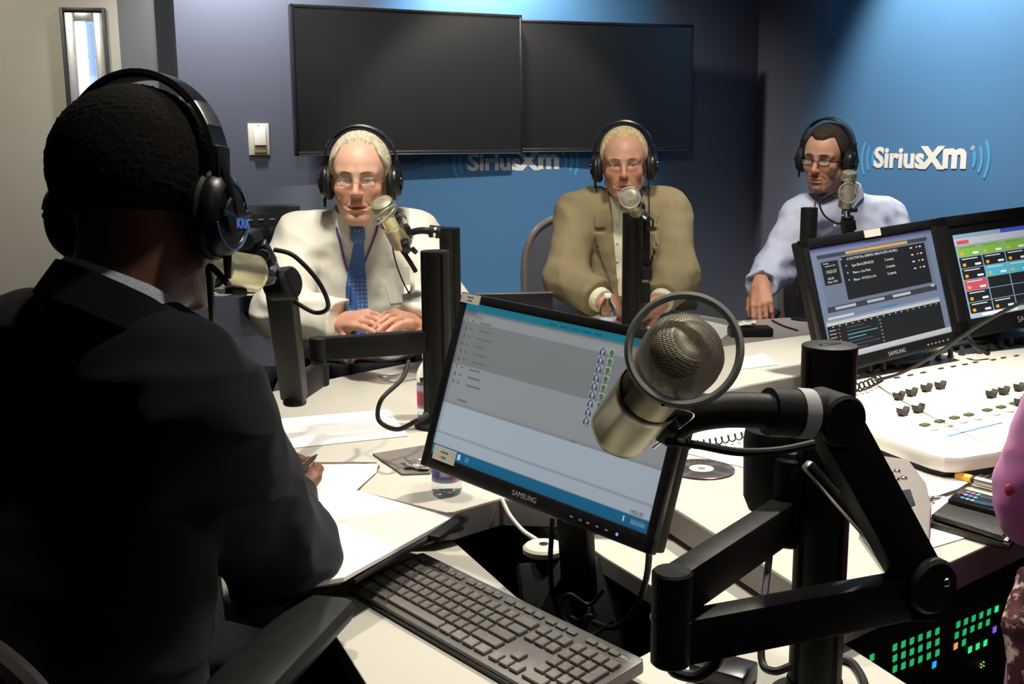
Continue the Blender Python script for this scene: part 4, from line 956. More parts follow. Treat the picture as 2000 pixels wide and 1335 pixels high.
# ---- microphone of the man in the blue shirt
mt = at(1650, 405, 3.62); mh = at(1655, 368, 3.60)
microphone(mt, mt+(mh-mt).normalized()*.12, V((1, -.2, 0)), 'champagne microphone before the chin of the man in the blue shirt', .8, ring=(at(1657, 377, 3.54), (.1, -1, .1)), ringr=.033)
t = thing('boom_stand', 'black upright arm behind the playlist monitor holding the blue shirted man\'s microphone', 'arm', at(1656, 480, 3.62), 'jointed microphone arms'); W0 = t.location.copy()
G().bar(L_(at(1654, 375, 3.61)), L_(at(1653, 412, 3.61)), .02, .024, (1, 0, 0)).cyl(L_(at(1660, 410, 3.61)), L_(at(1674, 410, 3.61)), .008).out('yoke', M_PLAST, t)
G().cyl(L_(at(1654, 410, 3.61)), L_(at(1655, 424, 3.61)), .012).out('pale_band', M_CHROME, t)
G().cyl(L_(at(1655, 422, 3.61)), L_(at(1659, 520, 3.63)), .021).out('upright_tube', M_BLACK, t)
G().bar(L_(at(1655, 430, 3.61)), L_(at(1658, 450, 3.61)), .05, .04, (1, 0, 0)).out('pivot_block', M_PLASTM, t)
G().bar(L_(at(1659, 520, 3.63)), L_(V((pr_.x, pr_.y, at(1659, 520, 3.63).z))), .028, .047).out('lower_boom', M_BLACK, t)
tag(G().tube([at(1652, 382, 3.6), at(1625, 378, 3.58), at(1602, 395, 3.58), at(1610, 420, 3.58), at(1635, 436, 3.58), at(1655, 434, 3.6)], .0032).out('microphone_cable', M_RUBBER), 'round black cable loop on the chest of the man in the blue shirt', 'cable')

# ================================================================ rack with lit buttons, small gear
ra_, rb_ = xy(1660, 1186, ZU-.05), xy(1985, 1040, ZU-.05)
ra_, rb_ = V((*ra_, 0)), V((*rb_, 0)); rdx = (rb_-ra_).normalized(); rn = V((rdx.y, -rdx.x, 0))
t = thing('button_panel', 'dark equipment rack under the desk with rows of glowing green buttons', 'rack', frame(ra_-rn*.03, rdx, V((0, 0, 1))))
RL = (rb_-ra_).length+.15
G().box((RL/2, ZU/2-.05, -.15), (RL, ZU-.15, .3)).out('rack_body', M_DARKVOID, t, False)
G().box((RL*.5, .50, .004), (RL*.98, .26, .01), None, .002).out('panel_plate', M_PLASTM, t)
def rackpt(px, py):
    r = ray(px, py); o = t.matrix_world.translation; n = t.matrix_world.to_3x3() @ V((0, 0, 1)); return t.matrix_world.inverted() @ (CAM+r*((o-CAM).dot(n)/r.dot(n)))
cg = lambda nm, c, s_: mat(nm, c, .4, emit=c, estr=s_)
MG = cg('green_lamp', (0.02, 0.42, 0.13), 1.0); MGB = cg('bright_green_lamp', (0.04, 0.8, 0.25), 1.0); MO = cg('orange_lamp', (0.8, 0.35, 0.12), 1.0); MP = cg('violet_lamp', (0.25, 0.1, 0.8), 1.0); MBL = cg('blue_lamp', (0.03, 0.42, 0.95), 1.0)
bmz = {}
def lamp(px, py, m):
    p = rackpt(px, py)
    if m.name not in bmz: o = G().box((0, 0, .0095), (.0105, .0105, .0012)).out('lit_key', m, t, False); bmz[m.name] = o.data
    else: o = bpy.data.objects.new('lit_key', bmz[m.name]); COL.objects.link(o); o.parent = t
    o.location = (p.x, p.y, 0)
for j, (a, b, n) in enumerate((((1861, 1215), (1936, 1185), 6), ((1858, 1236), (1919, 1211), 5))):
    for i in range(n): lamp(a[0]+(b[0]-a[0])*i/(n-1), a[1]+(b[1]-a[1])*i/(n-1), MGB if (j == 0 and i == 5) else MG)
lamp(1856, 1257, MO); lamp(1872, 1250, MG); lamp(1932, 1225, MP)
for i in range(3): lamp(1884+15*i, 1264-6.5*i, MGB)
for j in range(3):
    for i in range(6): lamp(1737+16.6*i, 1259+21*j-6.2*i, MG)
lamp(1814, 1293, MBL); lamp(1692, 1279, MG)
for dx, dy, m in ((0, 0, MO), (5, -4, MGB), (0, 6, MO), (5, 3, MGB)):
    p = rackpt(1905+dx, 1292+dy); G().box((p.x, p.y, .010), (.002, .002, .003)).out('status_led', m, t)
p = rackpt(1791, 1182); G().tube([(p.x+.008*math.cos(a), p.y+.006*math.sin(a), .012) for a in np.linspace(0, 6.28, 13)[:-1]], .0008, 6, 3, True).out('jack_ring', M_STEEL, t)

# desk turret with four round buttons
M_GREYSH = mat('warm_grey_plastic', (0.22, 0.20, 0.18), 0.5, 0, 0.4, 0.04, 60)
tc = onz(1770, 1010, ZU)
t = thing('desk_telephone', 'warm grey desk unit with four steel buttons behind the rising arm', 'telephone', V((tc.x, tc.y, ZU)))
pts = [(1700, 885), (1775, 895), (1810, 940), (1820, 985), (1815, 1070), (1740, 1090), (1680, 1010)]
q = [onz(px, py, ZU+.03)-V((tc.x, tc.y, ZU)) for px, py in pts]
G().prism([(p.x, p.y) for p in q], 0, .03, None, .006).out('housing', M_GREYSH, t)
for px, py in ((1738, 925), (1752, 921), (1750, 937), (1765, 935)):
    p = onz(px, py, ZU+.03)-V((tc.x, tc.y, ZU)); G().sphere((p.x, p.y, .031), .0065, 16, (1, 1, .7)).out('steel_button', M_CHROME, t)
q = [onz(px, py, ZU+.031)-V((tc.x, tc.y, ZU)) for px, py in ((1745, 960), (1778, 955), (1788, 985), (1755, 1000))]
G().prism([(p.x, p.y) for p in q], .029, .032, None, .001).out('dark_window', M_PLAST, t)
# headphone amplifier clamped to the post
a = at(1515, 905, 1.20)
t = thing('intercom_box', 'dark grey rounded box with a domed top beside the thick foreground post', 'box', a)
G().lathe([(0, -.055), (.030, -.055), (.036, -.04), (.038, .03), (.036, .042), (.028, .050), (0, .053)], None, 32, False).out('housing', M_PLASTM, t)
G().lathe([(.010, .0525), (.016, .055), (.014, .057), (0, .0575)], None, 24, False).out('top_button', mat('grey_cap_plastic', (.06, .06, .063), .4), t)
G().box((.032, -.02, .0), (.035, .03, .04), None, .004).out('post_bracket', M_PLASTM, t)
# coiled cords
def coil(pts, r, n, wire=.0016):
    P = smooth_path(pts, 40); L_n = len(P); out = []
    for i in range(n*10+1):
        u_ = i/(n*10); k = u_*(L_n-1); a = int(min(k, L_n-2)); p = P[a].lerp(P[a+1], k-a); tg = (P[a+1]-P[a]).normalized()
        s1 = tg.cross(V((0, 0, 1))).normalized(); s2 = s1.cross(tg); an = 2*PI*n*u_
        out.append(p+s1*math.cos(an)*r+s2*math.sin(an)*r)
    return G().tube(out, wire, 6, 1)
tag(coil([onz(1312, 872, ZU+.010), onz(1395, 862, ZU+.012), onz(1485, 842, ZU+.02)], .007, 16).out('coiled_cord', M_RUBBER), 'thin coiled cord lying on the white sheet above the disc', 'cord')
tag(coil([onz(1655, 760, ZU+.065), onz(1690, 752, ZU+.065), onz(1718, 738, ZU+.065)], .009, 8, .002).out('coiled_cord', M_RUBBER), 'coiled cord end at the back corner of the mixing console', 'cord')
tag(G().tube([onz(1716, 741, ZU+.065), at(1760, 728, 2.2), at(1830, 690, 2.05), at(1920, 630, 1.9), at(2010, 583, 1.8), at(2100, 540, 1.7)], .0034).out('headphone_lead', M_RUBBER), 'grey headphone lead sweeping over the console towards the right edge', 'cable')

# phone, wallet, highlighter
ph = [onz(*p, ZU+.020) for p in ((1797, 1008), (1840, 972), (1990, 1012), (1970, 1062))]
q0 = (ph[0]+ph[2])/2
t = thing('wallet', 'black stitched leather wallet under the phone at the right desk edge', 'wallet', V((q0.x, q0.y, ZU+.001)))
M_LEB = mat('black_leather', (0.035, 0.033, 0.030), 0.38, 0, 0.5, 0.1, 60, 0.5, 500)
def pr4(px4, z, z0, th, nm, m, bev=.002):
    q = [onz(*p, z)-t.location for p in px4]; return G().prism([(p.x, p.y) for p in q], z0, z0+th, None, bev).out(nm, m, t)
pr4(((1798, 1012), (1842, 975), (2010, 1020), (1972, 1062)), ZU+.012, .0, .010, 'back_cover', M_LEB)
pr4(((1800, 1003), (1842, 968), (2008, 1014), (1968, 1056)), ZU+.014, .011, .002, 'page_block', M_LABEL, .0005)
pr4(((1820, 1003), (1852, 977), (1990, 1012), (1958, 1045)), ZU+.022, .014, .007, 'front_cover', M_LEB)
q = [onz(*p, ZU+.022)-t.location for p in ((1827, 1002), (1853, 980), (1985, 1013), (1956, 1040))]
G().tube([(p.x, p.y, .0213) for p in q], .0004, 4, 1, True).out('stitching', mat('tan_thread', (.3, .25, .18), .7), t)
t = thing('mobile_phone', 'black smartphone with a lit home screen lying on the wallet', 'phone', V((*onz(1915, 975, ZU+.03).xy, ZU+.023)))
pr4(((1852, 972), (1875, 950), (2010, 985), (1990, 1008)), ZU+.031, 0, .007, 'body', M_PLAST, .0015)
pr4(((1857, 971), (1877, 953), (2005, 986), (1989, 1004)), ZU+.032, .0071, .0006, 'screen', mat('phone_glass', (.01, .01, .012), .08), .0002)
cols = [(.1, .25, .6), (.5, .15, .3), (.1, .45, .6), (.55, .2, .5), (.1, .2, .6), (.1, .5, .4), (.2, .2, .7), (.15, .4, .65), (.6, .3, .2)]
for k in range(9):
    i, j = k % 3, k//3; p = onz(1892+9.5*i-6*j, 959+2.7*i+5.5*j, ZU+.032)-t.location
    G().box((p.x, p.y, .0082), (.0055, .0055, .0004)).out('app_tile', mat('app_tile_%s' % 'abcdefghi'[k], cols[k], .4, emit=cols[k], estr=.6), t, False)
a, b = onz(1868, 928, ZU+.012), onz(1975, 955, ZU+.012)
t = thing('highlighter', 'yellow topped marker lying above the phone', 'marker', a)
d = b-a
G().cyl((0, 0, 0), d*.30, .0075).out('yellow_barrel', mat('yellow_plastic', (.75, .42, .05), .35), t)
G().cyl(d*.29, d*.36, .0055).out('neck', M_PLAST, t)
G().cyl(d*.36, d, .008).out('silver_barrel', M_STEEL, t)
t = thing('key_bunch', 'brass key clip beside the grey desk unit', 'keys', onz(1812, 975, ZU+.006))
G().tube([(.010*math.cos(a), .010*math.sin(a), .003) for a in np.linspace(0, 6.2, 9)[:-1]], .0015, 6, 4, True).out('key_ring', M_CHROME, t)
G().box((.018, .0, .003), (.02, .008, .005), None, .001).out('clip', M_STEEL, t)

# loose cables in the notch
def cable(pts, r, label, m=None, name='cable'): return tag(G().tube(pts, r).out(name, m or M_RUBBER), label, 'cable')
cable([at(798, 705, 2.05), at(785, 740, 2.0), at(745, 780, 1.95), at(740, 820, 1.95), at(775, 838, 1.9), at(812, 822, 1.88), at(835, 808, 1.9)], .0045, 'thick black cable looping down beside the middle monitor')
cable([at(980, 975, 1.72), at(995, 1005, 1.70), at(1020, 1035, 1.68), at(1045, 1052, 1.66), at(1058, 1062, 1.66)], .004, 'white cable running from the desk corner to the grommet', mat('white_cable', (.55, .53, .48), .5))
cable([at(1079, 1012, 1.58), at(1077, 1050, 1.57), at(1075, 1110, 1.56), at(1085, 1200, 1.6), at(1110, 1290, 1.62)], .004, 'straight black lead hanging below the monitor frame')
cable([at(1268, 1080, 1.34), at(1262, 1130, 1.36), at(1240, 1190, 1.42), at(1200, 1225, 1.48), at(1160, 1215, 1.55)], .0045, 'black cable dropping from the lower right monitor corner')
cable([at(1098, 1035, 1.6), at(1105, 1060, 1.58), at(1130, 1100, 1.6), at(1170, 1150, 1.6)], .003, 'thin pale lead curling under the monitor', mat('white_cable', (.55, .53, .48), .5))
cable([at(1180, 1150, 1.5), at(1150, 1180, 1.5), at(1110, 1160, 1.5), at(1095, 1200, 1.5), at(1150, 1240, 1.5), at(1200, 1210, 1.5)], .003, 'tangled thin lead deep in the notch')
cable([onz(1500, 1020, ZU) if False else at(1505, 1060, 1.25), at(1500, 1110, 1.24), at(1490, 1200, 1.18), at(1488, 1290, 1.14), at(1512, 1310, 1.12), at(1545, 1300, 1.12)], .0045, 'black cable hanging left of the thick post')
cable([onz(1640, 1285, ZL+.005), onz(1668, 1297, ZL+.005), onz(1690, 1340, ZL+.005), onz(1690, 1400, ZL+.005)], .005, 'black cable curving over the near desk right of the post')
cable([at(1405, 1275, 1.02), at(1392, 1300, 1.02), at(1360, 1320, 1.03), at(1320, 1312, 1.04), at(1310, 1295, 1.05)], .0065, 'short thick cable looping under the arm elbow')
t = thing('power_switch_box', 'small black box with a red lit switch at the bottom edge', 'box', V((*onz(1425, 1315, ZL).xy, ZL)))
G().box((.0, -.02, .012), (.07, .05, .024), Matrix.Rotation(-.6, 4, 'Z'), .003).out('housing', M_PLAST, t)
G().box((-.012, -.012, .0255), (.016, .010, .003), Matrix.Rotation(-.6, 4, 'Z'), .001).out('red_switch', mat('red_lamp', (.6, .04, .02), .4, emit=(.6, .04, .02), estr=.6), t)
# ================================================================ people: smooth implicit surfaces
from mathutils.bvhtree import BVHTree
class Sdf:
    def __init__(s, lo, hi, h):
        s.lo = np.array(lo, float); s.h = h
        s.n = np.maximum(4, np.ceil((np.array(hi, float)-s.lo)/h).astype(int)+1)
        s.ax = [(s.lo[i]+h*np.arange(s.n[i])).astype(np.float32) for i in range(3)]
        s.D = np.full(tuple(s.n), 0.2, np.float32)
    def _blk(s, lo, hi):
        sl = []
        for i in range(3):
            a = int(max(0, math.floor((lo[i]-s.lo[i])/s.h))); b = int(min(s.n[i], math.ceil((hi[i]-s.lo[i])/s.h)+1))
            if b <= a: return None
            sl.append(slice(a, b))
        return tuple(sl), (s.ax[0][sl[0]][:, None, None], s.ax[1][sl[1]][None, :, None], s.ax[2][sl[2]][None, None, :])
    def _mix(s, sl, d, k, sub):
        D = s.D[sl]
        if sub:
            d = -d
            h = np.clip(0.5-0.5*(D-d)/k, 0, 1); s.D[sl] = D+(d-D)*h+k*h*(1-h)
        else:
            h = np.clip(0.5+0.5*(D-d)/k, 0, 1); s.D[sl] = D+(d-D)*h-k*h*(1-h)
    def cap(s, a, b, ra, rb=None, k=.02, flat=None, sub=False):
        rb = ra if rb is None else rb; a = np.array(a, float); b = np.array(b, float); r = max(ra, rb)*1.02+k+.03
        q = s._blk(np.minimum(a, b)-r, np.maximum(a, b)+r)
        if q is None: return s
        sl, (X, Y, Z) = q; ab = b-a; L2 = max(1e-9, ab@ab)
        px, py, pz = X-a[0], Y-a[1], Z-a[2]
        t = np.clip((px*ab[0]+py*ab[1]+pz*ab[2])/L2, 0, 1)
        dx, dy, dz = px-t*ab[0], py-t*ab[1], pz-t*ab[2]
        if flat is not None:
            n, sc = np.array(flat[0], float), flat[1]; n = n/np.linalg.norm(n); c = (dx*n[0]+dy*n[1]+dz*n[2]); e = (1/sc-1)*c
            dx = dx+e*n[0]; dy = dy+e*n[1]; dz = dz+e*n[2]
            d = np.sqrt(dx*dx+dy*dy+dz*dz)-(ra+(rb-ra)*t); d = d*(0.5+0.5*sc)
        else: d = np.sqrt(dx*dx+dy*dy+dz*dz)-(ra+(rb-ra)*t)
        s._mix(sl, d.astype(np.float32), k, sub); return s
    def ell(s, c, r, k=.02, R=None, sub=False):
        c = np.array(c, float); r = np.array(r, float); m = r.max()+k+.03
        q = s._blk(c-m, c+m)
        if q is None: return s
        sl, (X, Y, Z) = q; x, y, z = X-c[0], Y-c[1], Z-c[2]
        if R is not None:
            R = np.array(R); x, y, z = x*R[0, 0]+y*R[1, 0]+z*R[2, 0], x*R[0, 1]+y*R[1, 1]+z*R[2, 1], x*R[0, 2]+y*R[1, 2]+z*R[2, 2]
        k0 = np.sqrt((x/r[0])**2+(y/r[1])**2+(z/r[2])**2); k1 = np.sqrt((x/r[0]**2)**2+(y/r[1]**2)**2+(z/r[2]**2)**2)+1e-6
        s._mix(sl, (k0*(k0-1)/k1).astype(np.float32), k, sub); return s
    def grid(s): return s.ax[0][:, None, None], s.ax[1][None, :, None], s.ax[2][None, None, :]
    def op(s, f): X, Y, Z = s.grid(); s.D = f(X, Y, Z, s.D).astype(np.float32); return s
    def mesh(s, smooth=0):
        D = s.D.copy(); D[0] = D[-1] = 0.1; D[:, 0] = D[:, -1] = 0.1; D[:, :, 0] = D[:, :, -1] = 0.1
        n = s.n; S_ = D < 0
        corners = [(i, j, k) for i in (0, 1) for j in (0, 1) for k in (0, 1)]
        c = lambda A, o: A[o[0]:n[0]-1+o[0], o[1]:n[1]-1+o[1], o[2]:n[2]-1+o[2]]
        cnt = sum(c(S_, o).astype(np.int8) for o in corners); act = (cnt > 0) & (cnt < 8)
        idx = np.argwhere(act); m = len(idx); vid = np.full(act.shape, -1, np.int64); vid[act] = np.arange(m)
        acc = np.zeros((m, 3)); w_ = np.zeros(m)
        def val(o): return D[idx[:, 0]+o[0], idx[:, 1]+o[1], idx[:, 2]+o[2]]
        vals = {o: val(o) for o in corners}
        for o in corners:
            for a in range(3):
                if o[a] == 0:
                    p = list(o); p[a] = 1; p = tuple(p); v0, v1 = vals[o], vals[p]; cr = (v0 < 0) != (v1 < 0)
                    t = np.where(cr, v0/np.where(v0-v1 == 0, 1, v0-v1), 0)
                    pt = np.array(o, float)[None, :].repeat(m, 0); pt[:, a] += t
                    acc[cr] += pt[cr]; w_[cr] += 1
        vts = s.lo+(idx+acc/np.maximum(w_, 1)[:, None])*s.h
        F_ = []
        for a in range(3):
            b, c2 = (a+1) % 3, (a+2) % 3
            sl0 = [slice(1, n[i]-1) for i in range(3)]; sl0[a] = slice(0, n[a]-1); sl1 = list(sl0); sl1[a] = slice(1, n[a])
            A, B = S_[tuple(sl0)], S_[tuple(sl1)]; e = np.argwhere(A != B)
            if len(e) == 0: continue
            inside = A[tuple(e.T)]; off = np.array([1, 1, 1]); off[a] = 0; e = e+off
            def vv(db, dc):
                q = e.copy(); q[:, b] -= db; q[:, c2] -= dc; return vid[tuple(q.T)]
            f = np.stack([vv(1, 1), vv(0, 1), vv(0, 0), vv(1, 0)], 1)
            f[~inside] = f[~inside][:, ::-1]; F_.append(f)
        F_ = np.concatenate(F_); F_ = F_[(F_ >= 0).all(1)]
        for _ in range(smooth):
            sm = np.zeros_like(vts); ct = np.zeros(m)
            for i in range(4):
                a_, b_ = F_[:, i], F_[:, (i+1) % 4]
                for ax in range(3): sm[:, ax] += np.bincount(a_, vts[b_, ax], m)+np.bincount(b_, vts[a_, ax], m)
                ct += np.bincount(a_, minlength=m)+np.bincount(b_, minlength=m)
            vts = vts*.4+.6*sm/np.maximum(ct, 1)[:, None]
        return vts, F_
def sm(x, a, b): t = np.clip((x-a)/(b-a), 0, 1); return t*t*(3-2*t)
def colattr(me, cols):
    a = me.color_attributes.new('Col', 'FLOAT_COLOR', 'POINT')
    c = np.ones((len(me.vertices), 4), np.float32); c[:, :3] = cols; a.data.foreach_set('color', c.ravel())
def xf(M, v): A = np.array(M); return v@A[:3, :3].T+A[:3, 3]
def npmesh(name, v, f, m, parent, cols=None, M=None):
    if parent is not None: v = xf(parent.matrix_world.inverted(), v)
    o = mkobj(name, v, f, m, parent)
    if cols is not None: colattr(o.data, cols)
    return o
_rng = np.random.RandomState(5)
_K = _rng.normal(size=(14, 3)); _PH = _rng.uniform(0, 6.28, 14)
def wr(X, Y, Z, sc, seed=0):               # smooth pseudo noise in -1..1
    r = 0
    for i in range(5):
        k = _K[(i+seed*3) % 14]; k2 = _K[(i+5+seed) % 14]
        r = r+np.sin((X*k[0]+Y*k[1]+Z*k[2])*sc+_PH[i]+1.5*np.sin((X*k2[0]+Y*k2[1]+Z*k2[2])*sc*.6+_PH[(i+7) % 14]))
    return r/5

# ---------------------------------------------------------------- heads
def head_sdf(h=.0026, o=None):
    o = o or {}
    s = Sdf((-.105, -.165, -.22), (.105, .14, .15), h)
    jw = o.get('jaw', 1.0); fw = o.get('face', 1.0)
    s.ell((0, -.016, .046), (.0765, .097, .083), .01)
    s.ell((0, .036, .030), (.064, .058, .058), .03)
    s.ell((0, .030, -.035), (.058*fw, .058, .075), .03)
    s.cap((-.050*jw, .000, -.055), (-.022*jw, .062, -.100), .020, .016, .022); s.cap((.050*jw, .000, -.055), (.022*jw, .062, -.100), .020, .016, .022)
    s.ell((0, .074, -.102), (.024, .019, .018), .018)
    s.ell((0, .066, -.066), (.036, .028, .030), .02)
    for g in (-1, 1):
        s.cap((g*.012, .088, .024), (g*.046, .072, .024), .0095, .009, .014)            # brow
        s.ell((g*.043, .060, -.024), (.020, .018, .018), .02)                            # cheek
        s.ell((g*.031, .0935, .004), (.0165, .017, .0125), .010, sub=True)               # socket
        s.ell((g*.031, .0715, .003), (.0150, .0140, .0135), .004)                        # lids
        s.cap((g*.020, .0875, .0045), (g*.043, .079, .0040), .0030, .0030, .002, sub=True)  # eye opening
        s.cap((g*.019, .083, -.010), (g*.041, .079, -.008), .0048, .0040, .008)          # lower lid bag
        s.cap((g*.0175, .0865, .0115), (g*.044, .0785, .0105), .0036, .0034, .006)       # upper lid fold
        s.ell((g*.0115, .0985, -.034), (.0085, .010, .0075), .006)                       # nostril wing
        s.ell((g*.0065, .103, -.0415), (.0036, .005, .0030), .003, sub=True)
        s.cap((g*.017, .097, -.036), (g*.030, .078, -.066), .002, .002, .010, sub=True)  # smile fold
        s.ell((g*.0795, -.006, -.004), (.009, .018, .031), .008)                         # ear
        s.ell((g*.086, .000, -.002), (.005, .009, .017), .005, sub=True)
    s.cap((0, .085, .020), (0, .110, -.028), .0075, .0095, .010); s.ell((0, .109, -.032), (.0105, .010, .0090), .007)
    s.cap((-.024, .0815, -.0665), (0, .0930, -.0620), .0044, .0056, .005); s.cap((.024, .0815, -.0665), (0, .0930, -.0620), .0044, .0056, .005)
    s.cap((-.020, .0820, -.0745), (.020, .0820, -.0745), .0050, .0050, .006); s.ell((0, .0880, -.0750), (.012, .0065, .0055), .005)
    op_ = o.get('mouth', .0012)
    s.cap((-.024, .0880, -.0690), (.024, .0880, -.0690), .0016+op_, .0016+op_, .003, sub=True); s.ell((0, .095, -.0690), (.015, .010, .0015+op_), .003, sub=True)
    s.ell((0, .092, -.0865), (.022, .006, .005), .008, sub=True)                         # crease under the lip
    nb = o.get('nb', (0, -.06, -.17))
    s.cap((0, -.028, -.03), nb, .054*o.get('neck', 1), .057*o.get('neck', 1), .03)
    s.cap((0, .008, -.085), (nb[0], nb[1]+.028, nb[2]+.005), .030, .034, .03)
    return s
def hair_mask(kind, x, y, z):
    th = np.abs(x)
    if kind == 'short':                     # full short hair
        m = (z-(.055+.0*y))*(y > .03) + (z-(-.055+.9*np.clip(y+.03, 0, .2)*1.6))*(y <= .03)
        m = np.minimum(z-(.060-.5*th)*sm(y, .03, .06)+.0*x, z+.074-1.3*np.clip(y+.035, 0, 1))
        return m
    if kind == 'balding':                   # high forehead, hair at the sides and thin on top
        line = .112-.012*sm(th, .0, .03)-1.9*np.clip(th-.040, 0, .06)
        m = np.minimum(z-line+3.0*np.clip(-y+.035, 0, .2), z+.050-1.25*np.clip(y+.02, 0, 1))
        return m
    if kind == 'receding':
        line = .100+.006*sm(th, .02, .05)-1.9*np.clip(th-.046, 0, .05)
        return np.minimum(z-line+2.2*np.clip(-y+.045, 0, .2), z+.055-1.3*np.clip(y+.025, 0, 1))
    if kind == 'peak':
        line = .080+.010*sm(th, .012, .04)-1.9*np.clip(th-.048, 0, .05)
        return np.minimum(z-line+1.8*np.clip(-y+.05, 0, .2), z+.06-1.2*np.clip(y+.03, 0, 1))
def hair_mesh(kind, t=.010, rough=.002, h=.0026, seed=0, freq=420):
    s = Sdf((-.105, -.140, -.11), (.105, .12, .165), h)
    s.ell((0, -.016, .046), (.0765, .097, .083), .01); s.ell((0, .036, .030), (.064, .058, .058), .03); s.ell((0, -.03, -.035), (.062, .062, .06), .03)
    def f(X, Y, Z, D):
        m = hair_mask(kind, X, Y, Z); g = sm(m, -.004, .018)
        n = rough*(wr(X, Y*.16, Z*.45, freq, seed)+.6*wr(X*1.6, Y*.25, Z*.6, freq*1.6, seed+1)) if freq < 600 else rough*(wr(X, Y, Z, freq, seed)+.7*wr(X, Y, Z, freq*1.6, seed+1))
        return D-(t*g-.007*(1-sm(m, -.012, .002)))-n*g
    return s.op(f).mesh()
def M_SKIN(name): return mat('skin_'+name, (.6, .4, .3), .48, 0, .4, .04, 60, .12, 700, attr='Col', sss=.10)
def head_cols(v, base, lip=(1.05, .72, .70), goatee=None, red=.12, grey=None):
    x, y, z = v[:, 0], v[:, 1], v[:, 2]; c = np.tile(np.array(base), (len(v), 1))
    def blob(cx, cy, cz, r): return np.exp(-(((x-cx)/r)**2+((y-cy)/r)**2+((z-cz)/r)**2))
    r = blob(0, .11, -.03, .022)+blob(.045, .07, -.025, .026)+blob(-.045, .07, -.025, .026)+.6*blob(.08, 0, 0, .04)+.6*blob(-.08, 0, 0, .04)
    c *= 1-np.clip(r, 0, 1)[:, None]*np.array([-.04, red*1.5, red*1.6])
    l = np.clip(1.3*np.exp(-(((z+.069)/.0085)**2))*(np.abs(x) < .024)*(y > .078), 0, 1)
    c *= 1+(np.array(lip)-1)*l[:, None]*.8
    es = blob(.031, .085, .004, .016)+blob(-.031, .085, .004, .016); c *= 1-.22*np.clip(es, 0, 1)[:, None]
    if goatee is not None:
        g = ((np.abs(x) < .030) & (z < -.050) & (z > -.128) & (y > .045)) & ~((np.abs(x) < .021) & (np.abs(z+.069) < .010))
        n = .55+.35*np.sin(x*900)*np.sin(z*700)
        n = np.where(z > -.058, n*.75, n); n *= sm(.030-np.abs(x), 0, .008)
        c = c*(1-g[:, None]*n[:, None])+np.array(goatee)*(g*n)[:, None]
    return c
def make_head(person, M, skin, hair, o, name):
    s = head_sdf(o=o); v, f = s.mesh(1); cols = head_cols(v, skin, goatee=o.get('goatee'), red=o.get('red', .12))
    return xf(M, v), f, cols
def head_extras(person, M, haircol, kind, o, name, eye=(.10, .13, .16)):
    # hair
    Mi = person.matrix_world.inverted()
    if kind:
        v, f = hair_mesh(kind, o.get('ht', .010), o.get('hr', .002), seed=o.get('seed', 0), freq=o.get('hf', 420))
        m = mat('hair_'+name, haircol, o.get('hro', .7), 0, .15, .45 if kind != 'short' else .3, 160, .9, 500)
        if kind != 'short':
            nt = m.node_tree; mp = nt.nodes.new('ShaderNodeMapping'); mp.inputs['Scale'].default_value = (2.2, .25, .5); tcn = [q for q in nt.nodes if q.type == 'TEX_COORD'][0]
            nt.links.new(tcn.outputs['Object'], mp.inputs['Vector'])
            for q in nt.nodes:
                if q.type == 'TEX_NOISE': nt.links.new(mp.outputs[0], q.inputs['Vector'])
        npmesh('hair', xf(M, v), f, m, person)
        for g in (-1, 1):
            G().tube([M @ V(p) for p in ((g*.012, .0985, .0245), (g*.028, .0965, .0290), (g*.046, .0830, .0245))], .003, 8, 6, rr=lambda u: .0032*(1-.55*u)).out('eyebrow', mat('brow_'+name, tuple(o.get('brow', haircol)), .7, 0, .2, .3, 400, .5, 800), person).matrix_local = Mi
    gz = V(o.get('gaze', (0, 1, 0))).normalized()
    for g in (-1, 1):
        n = 20; c0 = V((g*.031, .0738, .0035)); R = gz.to_track_quat('Z', 'Y').to_matrix()
        gg = G().sphere((0, 0, 0), .0121, 24); v = np.array(gg.v)
        ang = np.degrees(np.arccos(np.clip(v[:, 2]/.0121, -1, 1)))
        cols = np.where(ang[:, None] < 14, np.array([.004, .004, .005]), np.where(ang[:, None] < 30, np.array(eye), np.array([.55, .50, .46])))
        vv = [M @ (R @ V(p)+c0) for p in gg.v]
        e = mkobj('eye', [Mi @ p for p in vv], gg.f, mat('eye_'+name, (.5, .5, .5), .15, attr='Col'), person); colattr(e.data, cols)

